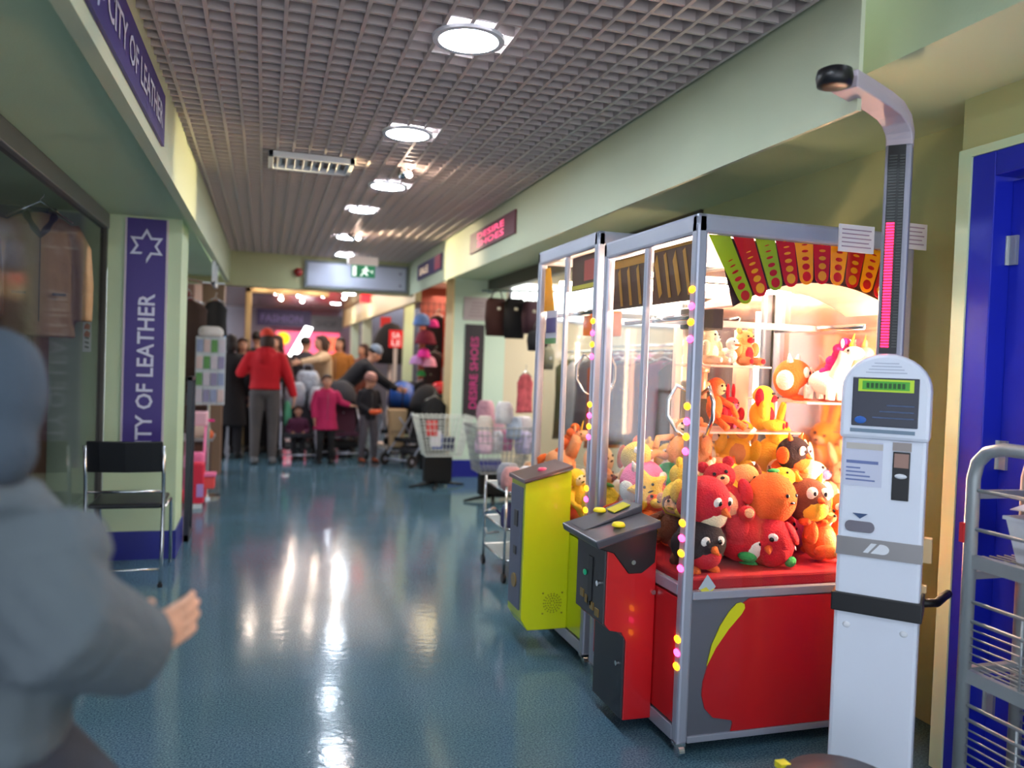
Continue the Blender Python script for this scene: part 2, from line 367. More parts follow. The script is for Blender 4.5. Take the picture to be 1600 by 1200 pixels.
# emergency exit sign
t = T('exit_sign', 'green running-man exit sign under a white box hanging from the ceiling', 'exit sign', (1.03, 9.3, CEIL))
box(.88, 1.22, 9.26, 9.34, 2.47, 2.565).build('housing', M('exit_housing', (238, 222, 214), .5, emit=.05), t, bevel=.006)
MB().cyl((.95, 9.3, 2.56), (.95, 9.3, 2.61), .006).cyl((1.15, 9.3, 2.56), (1.15, 9.3, 2.61), .006).build('hanger', CHROME, t)
box(.92, 1.19, 9.29, 9.302, 2.33, 2.47).build('panel', M('exit_green', (24, 128, 84), .4, emit=.12), t)
g_ = M('exit_white', (235, 250, 240), .4, emit=.4)
b = MB().ell((1.085, 9.287, 2.445), (.012, .004, .012), 10, 6)
y9 = 9.287
for pl in ([(1.095, 2.43), (1.075, 2.43), (1.06, 2.39), (1.085, 2.39)], [(1.06, 2.39), (1.08, 2.395), (1.11, 2.36), (1.10, 2.35)], [(1.07, 2.39), (1.055, 2.39), (1.03, 2.36), (1.02, 2.345), (1.035, 2.345)],
           [(1.09, 2.43), (1.125, 2.41), (1.12, 2.40), (1.085, 2.415)], [(1.075, 2.43), (1.05, 2.425), (1.04, 2.40), (1.05, 2.40), (1.06, 2.415)]):
    b.prism(pl, (0, y9, 0), (1, 0, 0), (0, 0, 1), (0, 1, 0), .003)
b.build('running_figure', g_, t)
box(.935, .975, y9, y9+.003, 2.345, 2.455).prism([(1.0, 2.40), (1.02, 2.42), (1.02, 2.38)], (.14, y9, 0), (1, 0, 0), (0, 0, 1), (0, 1, 0), .003).build('door_symbol', g_, t)
# white light box on the bulkhead
t = T('sign_panel', 'long blank white sign panel in a grey frame across the far bulkhead', 'sign', (1.06, 9.88, 2.24))
box(.43, 1.67, 9.85, 9.90, 2.225, 2.555).build('frame', M('grey_frame', (110, 114, 118), .5), t, bevel=.004)
box(.465, 1.635, 9.843, 9.85, 2.255, 2.525).build('panel', M('sign_white', (158, 160, 176), .35, emit=.01), t)
MB().prism([(1.55, 2.46), (1.585, 2.47), (1.575, 2.44)], (0, 9.838, 0), (1, 0, 0), (0, 0, 1), (0, 1, 0), .004).prism([(1.565, 2.33), (1.59, 2.30), (1.56, 2.30)], (0, 9.838, 0), (1, 0, 0), (0, 0, 1), (0, 1, 0), .004).build('arrow_mark', BLACK, t)
t = T('fire_bell', 'small round red fire bell on the bulkhead left of the sign panel', 'alarm', (.36, 9.9, 2.39))
MB().tube([(.36, 9.9, 2.40), (.36, 9.865, 2.40), (.36, 9.85, 2.40)], [.05, .05, .03], 20).build('dome', M('alarm_red', (150, 30, 24), .4), t, smooth=True)
MB().cyl((.36, 9.85, 2.40), (.36, 9.84, 2.40), .012).build('cap', BLACK, t)

# ---------------------------------------------------------------- shop signs
PURPLE = M('purple_sign', (58, 34, 124), .4)
SILVER = M('silver_letters', (214, 214, 236), .4)
NX, NY, NZ = Vector((1, 0, 0)), Vector((0, 1, 0)), Vector((0, 0, 1))
def star(mb, c, u, v, n, r, wd=.16):
    c, u, v, n = Vector(c), Vector(u), Vector(v), Vector(n)
    def pt(i, s):
        a = math.pi*i/6; rr = r*(1 if i % 2 == 0 else .56)*s
        return c+u*(math.sin(a)*rr)+v*(math.cos(a)*rr)
    for i in range(12):
        if i == 6: continue
        a, b2, c2, d = pt(i, 1), pt(i+1, 1), pt(i+1, 1-wd*1.6), pt(i, 1-wd*1.6)
        mb.add([a, b2, c2, d, a+n*.004, b2+n*.004, c2+n*.004, d+n*.004], [(0, 1, 2, 3), (4, 7, 6, 5), (0, 4, 5, 1), (1, 5, 6, 2), (2, 6, 7, 3), (3, 7, 4, 0)])
    return mb
# vertical banner on the left pillar
t = T('vertical_shop_banner', 'purple vertical banner with star and white lettering on the left pillar', 'sign', (-.76, 5.83, .6))
box(-.885, -.645, 5.815, 5.83, .62, 2.275).build('board', PURPLE, t, label='purple board')
box(-.897, -.885, 5.812, 5.83, .62, 2.275).box(-.645, -.633, 5.812, 5.83, .62, 2.275).build('edge_strip', M('pale_strip', (200, 190, 200), .5), t)
star(MB(), (-.765, 5.812, 2.095), (1, 0, 0), (0, 0, 1), (0, -1, 0), .115).build('star_emblem', SILVER, t)
text('lettering', 'CITY OF LEATHER', SILVER, t, (-.705, 5.814, .68), (0, 0, 1), (-1, 0, 0), width=1.10, height=.105)
# fascia sign, left
xs = lambda y: -.51+.1*(y+2.5)/12.4
def fas(y, z, d=.006): return Vector((xs(y)+d, y, z))
t = T('fascia_shop_sign', 'purple shop sign with star and white lettering on the left fascia', 'sign', (xs(3.0), 3.0, 2.40))
b = MB(); A = [fas(2.15, 2.30, .001), fas(3.85, 2.30, .001), fas(3.85, 2.52, .001), fas(2.15, 2.52, .001)]; B = [p+Vector((.012, 0, 0)) for p in A]
b.add(A+B, [(0, 3, 2, 1), (4, 5, 6, 7), (0, 1, 5, 4), (1, 2, 6, 5), (2, 3, 7, 6), (3, 0, 4, 7)]).build('board', PURPLE, t)
star(MB(), fas(2.42, 2.41, .016), (0, 1, 0), (0, 0, 1), (1, 0, 0), .085).build('star_emblem', SILVER, t)
text('lettering', 'CITY OF LEATHER', SILVER, t, fas(2.56, 2.355, .014), (0.008, 1, 0), (0, 0, 1), width=1.20, height=.10)
# fascia signs, right (u points towards the camera so the words read from the corridor)
def rsign(lb, y0, y1, z0, z1, board, parts):
    t = T('fascia_shop_sign', lb, 'sign', (1.69, (y0+y1)/2, z0))
    box(1.672, 1.69, y0, y1, z0, z1).build('board', board, t, bevel=.002)
    for (s, m, ya, wd, z, h) in parts: text('lettering', s, m, t, (1.671, ya, z), (0, -1, 0), (0, 0, 1), width=wd, height=h)
    return t
MAROON = M('maroon_sign', (112, 58, 70), .45); PINKL = M('pink_letters', (255, 84, 130), .4, emit=.4)
rsign('maroon sign with glowing pink lettering on the right fascia', 5.47, 6.76, 2.335, 2.505, MAROON, [('DESIRE', PINKL, 6.50, .78, 2.425, .05), ('SHOES', PINKL, 6.50, .78, 2.36, .05)])
t = rsign('purple and red sign with pale block on the far right fascia', 7.95, 9.25, 2.33, 2.50, M('violet_sign', (84, 62, 110), .45), [('SALE', M('cream_letters', (244, 214, 180), .4, emit=.2), 9.10, .5, 2.37, .08)])
box(1.668, 1.673, 7.97, 8.25, 2.35, 2.49).build('red_block', M('sign_red', (190, 70, 90), .4), t)
# little sticker on the window end wall
t = T('wall_sticker', 'narrow white sticker with red characters on the green end wall', 'sticker', (-1.10, 5.83, 1.45))
box(-1.135, -1.085, 5.826, 5.83, 1.38, 1.64).build('paper', PAPER, t)
b = MB()
for k in range(3): b.add([( -1.128, 5.823, 1.58-k*.05), (-1.095, 5.823, 1.575-k*.05), (-1.092, 5.823, 1.605-k*.05), (-1.112, 5.823, 1.62-k*.05), (-1.126, 5.823, 1.60-k*.05)], [(0, 1, 2, 3, 4)])
b.build('red_mark', M('red_ink', (190, 40, 40), .6), t)
b = MB()
for k in range(3): b.add([( -1.125, 5.823, 1.41+k*.03), (-1.10, 5.823, 1.40+k*.03), (-1.097, 5.823, 1.412+k*.03), (-1.12, 5.823, 1.42+k*.03)], [(0, 1, 2, 3)])
b.build('dark_mark', M('dark_ink', (70, 70, 90), .6), t)
# banner on the right pillar
t = T('vertical_shop_banner', 'black vertical banner with pink lettering on the right pillar', 'sign', (2.44, 9.5, .75))
box(2.33, 2.57, 9.485, 9.5, .74, 1.87).build('board', M('black_banner', (36, 26, 36), .5), t)
text('lettering', 'DESIRE SHOES', M('magenta_letters', (190, 44, 120), .5), t, (2.50, 9.484, .84), (0, 0, 1), (-1, 0, 0), width=.88, height=.10)
t = T('poster', 'plain grey-pink notice with faint lines above the black banner', 'poster', (2.44, 9.5, 1.95))
box(2.30, 2.62, 9.488, 9.5, 1.92, 2.20).build('sheet', M('poster_pink', (178, 164, 168), .6), t)
b = MB()
for k in range(5): b.box(2.36+.01*k, 2.56-.015*(k % 3), 9.486, 9.488, 1.97+k*.04, 1.978+k*.04)
b.build('print_line', M('poster_ink', (140, 110, 118), .6), t)
# ================================================================ CLAW MACHINES
RED = M('machine_red', (190, 22, 30), .3, coat=.3); YEL = M('machine_yellow', (214, 226, 24), .35, coat=.2)
YEL_OUTLIT = M('ray_yellow_outlit', (176, 198, 30), .4, transl=.35); RRED = M('ray_red', (214, 24, 30), .4, transl=.35); RYEL = M('ray_yellow', (255, 186, 20), .4, transl=.35)  # left yellow rays are greener: light from outside is put into their colour
GREYM = M('machine_grey', (112, 114, 126), .4, .4)
AMBER_L = M('amber_led', (255, 170, 20), .4, emit=4.5, erg=(255, 150, 10)); PINK_L = M('pink_led', (255, 60, 140), .4, emit=5, erg=(255, 40, 110))
TUBE = M('warm_tube', (255, 225, 205), .4, emit=62, erg=(255, 216, 180)); TUBE2 = M('warm_tube_dim', (255, 225, 190), .4, emit=14, erg=(255, 214, 170))
MIRROR = M('pink_mirror', (214, 168, 150), .12, .75)
FELT = M('red_felt', (176, 14, 34), .9, bump=.3, bscale=300)
X0, X1 = 1.46, 2.42
def claw_machine(label, y0, y1, top, skin, lamp, lower, kind):
    t = T('claw_machine', label, 'claw machine', (X0, y0, 0))
    sg = .60
    # cabinet below the glass
    box(X0+.02, X1, y0+.012, y1-.012, .05, sg-.01).build('base_cabinet', GREYM, t, bevel=.004)
    for (a, b_) in ((X0, y0), (X0, y1-.045), (X1-.045, y0), (X1-.045, y1-.045)):
        box(a, a+.045, b_, b_+.045, .045, top-.03).build('corner_post', ALU, t, bevel=.010)
    for b in (box(X0+.045, X1-.045, y0+.002, y0+.03, sg-.03, sg), box(X0+.045, X1-.045, y0+.002, y0+.03, .045, .07), box(X0+.002, X0+.03, y0+.045, y1-.045, sg-.02, sg+.02), box(X0+.002, X0+.03, y0+.045, y1-.045, .045, .10)):
        b.build('sill_rail', ALU, t, bevel=.003)
    b = box(X0, X1, y0, y0+.045, top-.07, top).box(X0, X1, y1-.045, y1, top-.07, top).box(X0, X0+.045, y0, y1, top-.075, top).box(X1-.045, X1, y0, y1, top-.07, top)
    b.build('top_frame', ALU, t, bevel=.012)
    box(X0+.04, X1-.04, y0+.04, y1-.04, top-.03, top-.012).build('roof_panel', GREYM, t)
    ym = y0+(y1-y0)*.5
    box(X0+.006, X0+.03, ym-.014, ym+.014, sg+.02, top-.075).build('front_post', ALU, t, bevel=.004)
    for (n_, bb) in (('front_glass', box(X0+.016, X0+.020, y0+.045, ym-.014, sg+.02, top-.075)), ('front_glass', box(X0+.016, X0+.020, ym+.014, y1-.045, sg+.02, top-.075)),
                     ('side_glass', box(X0+.045, X1-.045, y0+.014, y0+.018, sg, top-.07)), ('side_glass', box(X0+.045, X1-.045, y1-.018, y1-.014, sg, top-.07))):
        bb.build(n_, GLASS, t)
    box(X1-.012, X1-.002, y0+.045, y1-.045, sg, top-.07).build('back_panel', MIRROR, t)
    # lower coloured front panel
    box(X0+.004, X0+.02, y0+.046, y1-.046, .11, sg-.03).build('front_panel', skin, t, bevel=.002)
    # castors
    for (a, b_) in ((X0+.0, y0+.0), (X0+.0, y1-.05), (X1-.06, y0+.05), (X1-.06, y1-.05)):
        c = box(a-.005, a+.035, b_-.006, b_+.03, .04, .052).build('castor', CHROME, t)
        MB().cyl((a+.005, b_+.004, .022), (a+.027, b_+.004, .022), .0215, n=18).build('wheel', CHROME, c, smooth=False)
    # bed, light tubes
    box(X0+.03, X1-.02, y0+.03, y1-.03, sg-.005, sg+.045).build('prize_bed', FELT, t, bevel=.01)
    zl = top-.175
    MB().cyl((X0+.25, y0+.10, zl), (X1-.1, y0+.10, zl), .013).cyl((X0+.1, y1-.10, zl), (X1-.1, y1-.10, zl), .013).build('light_tube', lamp, t, label='glowing warm white tube')
    MB().cyl((X1-.035, y0+.07, sg+.1), (X1-.035, y0+.07, zl-.15), .013).build('light_tube', lamp, t, label='glowing upright tube')
    # gantry + carriage + claw
    zg = top-.36
    MB().cyl((X0+.08, y0+.14, zg), (X0+.08, y1-.1, zg), .012).cyl((X1-.1, y0+.14, zg), (X1-.1, y1-.1, zg), .012).build('gantry_rail', CHROME, t, smooth=True)
    cx, cy = (X0+.30, y0+.46) if kind == 0 else (X0+.22, y0+.42)
    box(X0+.07, X1-.09, cy-.03, cy-.015, zg-.012, zg+.012).box(X0+.07, X1-.09, cy+.015, cy+.03, zg-.012, zg+.012).build('cross_rail', STEEL, t)
    cb = box(cx-.07, cx+.07, cy-.06, cy+.06, zg-.03, zg+.06) if kind == 0 else box(cx-.08, cx+.08, cy-.07, cy+.07, zg-.11, zg+.02)
    cb.build('carriage', BLACKM if kind == 0 else M('orange_box', (250, 160, 40), .5, transl=.3), t, bevel=.006)
    zc = zg-.30 if kind == 0 else zg-.24
    MB().cyl((cx, cy, zc+.08), (cx, cy, zg-.02), .004, n=8).build('cable', BLACK, t)
    cl = MB().cyl((cx, cy, zc-.02), (cx, cy, zc+.09), .034).cyl((cx, cy, zc+.09), (cx, cy, zc+.11), .042).build('claw', M('claw_pink', (214, 150, 120), .35, .5), t, smooth=True)
    for k in range(3):
        a = 2*math.pi*k/3+.5; d = Vector((math.cos(a), math.sin(a), 0)); c0 = Vector((cx, cy, zc))
        pts = [c0+d*r_+Vector((0, 0, z)) for r_, z in ((.03, 0), (.09, .03), (.125, -.03), (.125, -.10), (.085, -.165), (.055, -.18))]
        MB().tube(pts, [.008, .009, .009, .008, .007, .004], 8).build('prong', CHROME, cl, smooth=True)
    # indicator lights up the corner post
    zs = [(1.692, 0), (1.632, 1), (1.575, 0), (1.514, 1), (1.272, 0), (1.217, 1), (1.162, 0), (1.109, 1), (.849, 0), (.794, 1), (.739, 0), (.684, 1), (.425, 0), (.376, 1), (.326, 0)]
    for z, c in zs:
        z = z if kind == 0 else .60+(z-.60)*.93
        if kind == 1 and z < .6: continue
        MB().ell((X0-.001, y0+.022, z), (.008, .020, .013), 12, 6).build('indicator_light', PINK_L if c else AMBER_L, t, smooth=True, label='pink indicator light' if c else 'amber indicator light')
    return t
m1 = claw_machine('red and silver claw machine with a fan of red and yellow rays, nearest the camera', 2.54, 3.37, 1.965, RED, TUBE, None, 0)
m2 = claw_machine('yellow claw machine with an orange claw box, standing behind the red one', 3.44, 4.29, 2.035, YEL, TUBE2, None, 1)
# fan marquee on the near side of the red machine
CX, CZ, RR = 2.045, 1.02, .725
cols = [YEL_OUTLIT, RRED, YEL_OUTLIT, RRED, RYEL, RRED, RYEL, RRED, RYEL, RRED, RYEL, RRED]
ZT = 1.894
for i in range(12):
    th = R(-28.9+5.25*i); hw = .030; d = Vector((math.sin(th), 0, math.cos(th))); s = Vector((math.cos(th), 0, -math.sin(th)))
    c0 = Vector((CX, 2.562, CZ))+d*RR
    pl = []
    for k in range(9):
        a = math.pi+math.pi*k/8; pl.append(c0+d*(.032+math.sin(a)*.030)+s*(math.cos(a)*hw))
    wt = .039
    L = (ZT-CZ)/math.cos(th)
    for sg_ in (1, -1):
        p = Vector((CX, 2.562, CZ))+d*L+s*(wt*sg_); p += d*((ZT-p.z)/d.z); pl.append(p)
    pl = [Vector((min(max(p.x, X0+.047), X1-.047), p.y, p.z)) for p in pl]
    mb = MB(); n = len(pl)
    mb.add(pl+[p+Vector((0, .003, 0)) for p in pl], [tuple(range(n)), tuple(range(n, 2*n))[::-1]]+[(k, n+k, n+(k+1) % n, (k+1) % n) for k in range(n)])
    st = mb.build('marquee_ray', cols[i], m1, label=('outside-lit yellow' if cols[i] is YEL_OUTLIT else 'red' if cols[i] is RRED else 'yellow')+' ray of the fan')
    db = MB(); dm = RRED if cols[i] is not RRED else RYEL
    for k in range(6):
        if c0.x+d.x*.2 > X1-.055: continue
        cc = c0+d*((.033, .070, .100, .128, .152, .174)[k]); rx_, rz_ = (.019, .017, .016, .015, .013, .011)[k], (.019, .012, .008, .005, .003, .002)[k]
        q = [cc+s*(math.cos(2*math.pi*j/12)*rx_)+d*(math.sin(2*math.pi*j/12)*rz_)+Vector((0, -.0015, 0)) for j in range(12)]
        db.add(q, [tuple(range(12))])
    db.build('marquee_dot', dm, st)
# dark interior behind the fan
b = MB(); arc = [Vector((CX+math.sin(R(a))*(RR+.01), 2.60, CZ+math.cos(R(a))*(RR+.01))) for a in range(-32, 33, 4)]
n = len(arc); topv = [Vector((min(max(p.x+(p.x-CX)*.2, X0+.05), X1-.05), 2.60, ZT)) for p in arc]
vs = arc+topv; b.add(vs+[v+Vector((0, .004, 0)) for v in vs], [(i, i+1, n+i+1, n+i) for i in range(n-1)]+[(2*n+i, 3*n+i, 3*n+i+1, 2*n+i+1) for i in range(n-1)])
b.build('marquee_backing', M('dark_marquee', (66, 44, 52), .5), m1)
# arched soffit under the fan (reflector)
b = MB(); rg = []
for p in arc: rg.append([p, p+Vector((0, .30, .0)), p+Vector((0, .30, .006)), p+Vector((0, 0, .006))])
b.rings(rg).build('reflector', M('pale_reflector', (236, 190, 176), .35, .2), m1)
# yellow/brown inner marquee on the front side
b = box(X0+.03, X0+.034, 2.60, 2.93, 1.66, 1.88).build('inner_marquee', M('brown_marquee', (92, 44, 30), .5, transl=.2), m1)
q = MB()
for k in range(4):
    y = 2.62+k*.075; q.add([(X0+.028, y, 1.68+.02*(k % 2)), (X0+.028, y+.022, 1.68), (X0+.028, y+.075, 1.85-.03*(k % 2)), (X0+.028, y+.055, 1.86)], [(0, 1, 2, 3)])
q.add([(X0+.028, 2.61, 1.868), (X0+.028, 2.92, 1.868), (X0+.028, 2.92, 1.878), (X0+.028, 2.61, 1.878)], [(0, 1, 2, 3)])
q.build('gold_stripe', M('gold_print', (220, 150, 50), .5, transl=.3), b)
b = box(X0+.03, X0+.034, 2.98, 3.31, 1.66, 1.88).build('inner_marquee', M('brown_marquee', (120, 58, 34)), m1)
q = MB()
for k in range(3):
    y = 3.02+k*.09; q.add([(X0+.028, y, 1.67), (X0+.028, y+.025, 1.67), (X0+.028, y+.065, 1.82), (X0+.028, y+.045, 1.84)], [(0, 1, 2, 3)])
q.add([(X0+.028, 2.99, 1.84), (X0+.028, 3.30, 1.84), (X0+.028, 3.30, 1.875), (X0+.028, 2.99, 1.875)], [(0, 1, 2, 3)])
q.build('gold_stripe', M('gold_print'), b)
# side graphics of the red machine
poly = [(1.745, .565), (1.715, .545), (1.67, .49), (1.62, .415), (1.585, .34), (1.563, .265), (1.56, .215), (1.575, .165), (1.61, .13), (1.665, .118), (1.69, .112), (1.695, .10), (1.688, .072), (2.375, .072), (2.375, .565)]
pg = MB().prism(poly, (0, 2.546, 0), (1, 0, 0), (0, 0, 1), (0, 1, 0), .008).build('side_graphic', RED, m1, label='red side panel')
sw = [(1.690, .548), (1.708, .552), (1.722, .545), (1.725, .53), (1.712, .508), (1.66, .455), (1.61, .39), (1.575, .325), (1.592, .40), (1.625, .47), (1.66, .52)]
MB().prism(sw, (0, 2.544, 0), (1, 0, 0), (0, 0, 1), (0, 1, 0), .004).build('yellow_swoosh', M('swoosh_yellow', (214, 214, 30), .4), pg)
# notices taped up at the top of the red machine
for (xa, xb, za, zb, lb) in ((2.055, 2.215, 1.872, 1.975, 'pink-white notice with printed lines on the red claw machine, left of the kiosk column'), (2.315, 2.465, 1.905, 2.005, 'white framed notice with grey marks at the right end of the red claw machine top')):
    t = T('paper_notice', lb, 'notice', (xa, 2.535, za))
    box(xa, xb, 2.531, 2.537, za, zb).build('sheet', PAPER, t)
    b = MB()
    for k in range(5): b.box(xa+.012, xb-.015-.01*(k % 2), 2.529, 2.531, za+.018+k*.016, za+.022+k*.016)
    b.build('print_line', M('faint_ink', (165, 140, 165), .6), t)
sk = MB().prism([(1.565, .66), (1.60, .615), (1.565, .575), (1.53, .61)], (0, 2.548, 0), (1, 0, 0), (0, 0, 1), (0, 1, 0), .003).build('glass_sticker', M('sticker_grey', (176, 190, 200), .5), m1, label='small diamond sticker on the glass')
MB().prism([(1.595, .610), (1.565, .578), (1.535, .606), (1.56, .615), (1.575, .60)], (0, 2.5465, 0), (1, 0, 0), (0, 0, 1), (0, 1, 0), .002).build('sticker_print', M('sticker_yellow', (210, 204, 70), .5), sk)
# coin console of the red machine
c = box(1.255, X0+.004, 2.75, 3.03, .40, .74)
pf = [(1.462, .055), (1.462, .74), (1.255, .74), (1.255, .43), (1.275, .405), (1.325, .395), (1.345, .36), (1.345, .055)]
co = MB().prism(pf, (0, 2.75, 0), (1, 0, 0), (0, 0, 1), (0, 1, 0), .28).build('coin_console', RED, m1, bevel=.003)
box(1.247, 1.256, 2.755, 3.025, .43, .74).build('console_front', M('dark_grey', (62, 62, 66), .45), co, bevel=.002, label='dark grey console front')
box(1.336, 1.346, 2.755, 3.025, .06, .38).build('coin_door', M('coin_door', (48, 48, 56), .4), co, bevel=.002)
box(1.243, 1.249, 2.86, 2.90, .47, .66).build('slot', BLACK, co)
MB().ell((1.242, 2.93, .585), (.006, .014, .012), 12, 8).build('green_button', M('green_button', (30, 150, 110), .3, emit=.1), co, smooth=True)
MB().cyl((1.238, 2.80, .575), (1.248, 2.80, .575), .011).build('lock', CHROME, co); MB().cyl((1.33, 2.80, .26), (1.337, 2.80, .26), .010).build('lock', CHROME, co)
b = MB()
for k in range(4): b.box(1.243, 1.247, 2.79+k*.05, 2.825+k*.05, .445+.012*k, .475+.012*k)
b.build('gold_mark', M('gold_mark', (150, 120, 60), .4, .4), co)
MB().prism([(1.21, .75), (1.46, .80), (1.455, .66), (1.40, .62), (1.345, .62), (1.28, .70), (1.215, .72)], (0, 2.745, 0), (1, 0, 0), (0, 0, 1), (0, 1, 0), .29).build('console_shroud', BLACK, co, bevel=.004)
MB().prism([(1.19, .755), (1.455, .83), (1.457, .80), (1.20, .725)], (0, 2.71, 0), (1, 0, 0), (0, 0, 1), (0, 1, 0), .36).build('control_top', M('control_grey', (66, 68, 78), .3), co, bevel=.006)
MB().prism([(1.21, .762), (1.455, .86), (1.457, .83)], (0, 2.875, 0), (1, 0, 0), (0, 0, 1), (0, 1, 0), .15).build('raised_wedge', M('wedge_grey', (74, 76, 84), .35), co, bevel=.004)
for (x, y, z) in ((1.315, 2.79, .795), (1.32, 2.985, .815)):
    MB().lathe([(.026, 0), (.026, .006), (.021, .014), (.001, .017)], (x, y, z), 18).build('button', M('button_yellow', (226, 206, 30), .35, emit=.05), co, smooth=True, label='yellow push button')
MB().prism([(1.35, .822), (1.42, .850), (1.42, .854), (1.35, .826)], (0, 2.91, 0), (1, 0, 0), (0, 0, 1), (0, 1, 0), .07).build('label_plate', M('label_lime', (176, 180, 30), .5), co)
MB().cyl((1.36, 2.738, .665), (1.36, 2.746, .665), .009).cyl((1.452, 2.742, .545), (1.452, 2.75, .545), .009).build('bolt', CHROME, co)
# coin console of the yellow machine
pf = [(1.463, .105), (1.463, .885), (1.225, .825), (1.225, .16), (1.26, .105)]
cy_ = MB().prism(pf, (0, 3.66, 0), (1, 0, 0), (0, 0, 1), (0, 1, 0), .22).build('coin_console', YEL, m2, bevel=.003, label='yellow coin console')
box(1.218, 1.226, 3.685, 3.86, .20, .80).build('console_front', M('steel_blue', (92, 98, 122), .4, .4), cy_)
box(1.214, 1.219, 3.74, 3.79, .60, .68).box(1.214, 1.219, 3.75, 3.79, .46, .50).build('slot', BLACK, cy_)
MB().cyl((1.212, 3.765, .33), (1.219, 3.765, .33), .035).build('gold_emblem', M('gold_mark'), cy_)
MB().prism([(1.215, .825), (1.463, .895), (1.463, .915), (1.215, .845)], (0, 3.645, 0), (1, 0, 0), (0, 0, 1), (0, 1, 0), .26).build('control_top', M('taupe_top', (112, 92, 92), .3, .3), cy_, bevel=.003)
MB().prism([(1.215, .828), (1.463, .898), (1.463, .904), (1.215, .834)], (0, 3.640, 0), (1, 0, 0), (0, 0, 1), (0, 1, 0), .006).build('chrome_edge', CHROME, cy_)
MB().lathe([(.025, 0), (.025, .008), (.018, .016), (.001, .018)], (1.34, 3.75, .874), 16).build('button', M('button_pink', (226, 70, 110), .35), cy_, smooth=True)
b = MB()
for rr_, nn in ((.012, 6), (.024, 12), (.036, 18), (.046, 18)):
    for k in range(nn):
        a = 2*math.pi*k/nn; x = 1.385+rr_*math.cos(a); z = .235+rr_*math.sin(a); b.box(x-.0022, x+.0022, 3.657, 3.66, z-.0022, z+.0022)
for sx in (-1, 1):
    for sz in (-1, 1): x = 1.385+sx*.05; z = .235+sz*.05; b.box(x-.004, x+.004, 3.657, 3.66, z-.003, z+.003)
b.build('speaker_grille', M('grille_olive', (120, 118, 20), .5), cy_)
# purple and green card inside the yellow machine, yellow inner marquee
t = box(X0+.03, X0+.034, 4.03, 4.20, 1.52, 1.70).build('card', M('card_white', (206, 196, 210), .6), m2)
box(X0+.026, X0+.030, 4.045, 4.185, 1.58, 1.66).build('card_print', M('card_purple', (84, 66, 130), .6), t)
box(X0+.026, X0+.030, 4.03, 4.20, 1.52, 1.55).build('card_stripe', M('card_green', (96, 150, 84), .6), t)
b = MB(); b.add([(X0+.03, 4.24, 1.94), (X0+.03, 4.24, 1.70), (X0+.03, 4.08, 1.70), (X0+.03, 4.17, 1.94)], [(0, 1, 2, 3)]); b.add([(X0+.034, 4.24, 1.94), (X0+.034, 4.24, 1.70), (X0+.034, 4.08, 1.70), (X0+.034, 4.17, 1.94)], [(3, 2, 1, 0)])
b.build('inner_marquee', M('gold_panel', (236, 180, 20), .5, transl=.3), m2)
box(X0+.03, X0+.034, 3.50, 3.83, 1.78, 1.95).build('inner_marquee', M('brown_marquee', (120, 58, 34)), m2)
box(X0+.026, X0+.03, 3.52, 3.66, 1.82, 1.92).build('inner_marquee_print', M('print_red', (190, 60, 50), .5), m2)
box(X0+.026, X0+.03, 3.50, 3.82, 1.785, 1.805).build('inner_marquee_print', M('print_yellow', (220, 200, 50), .5), m2)
# glass display shelves in the red machine
SH = [(1.80, 2.10, 2.98, 3.30, 1.43), (1.80, 2.28, 2.98, 3.30, 1.145), (2.20, 2.40, 2.86, 3.30, 1.285)]
for (a, b_, c_, d, z) in SH:
    box(a, b_, c_, d, z-.008, z).build('display_shelf', M('shelf_acrylic', (240, 214, 204), .2, transl=.5), m1)
box(2.12, 2.19, 3.28, 3.31, .65, 1.60).build('shelf_column', M('shelf_column', (236, 206, 190), .4), m1)
box(1.80, 1.83, 3.28, 3.31, .65, 1.60).build('shelf_column', M('shelf_column'), m1)

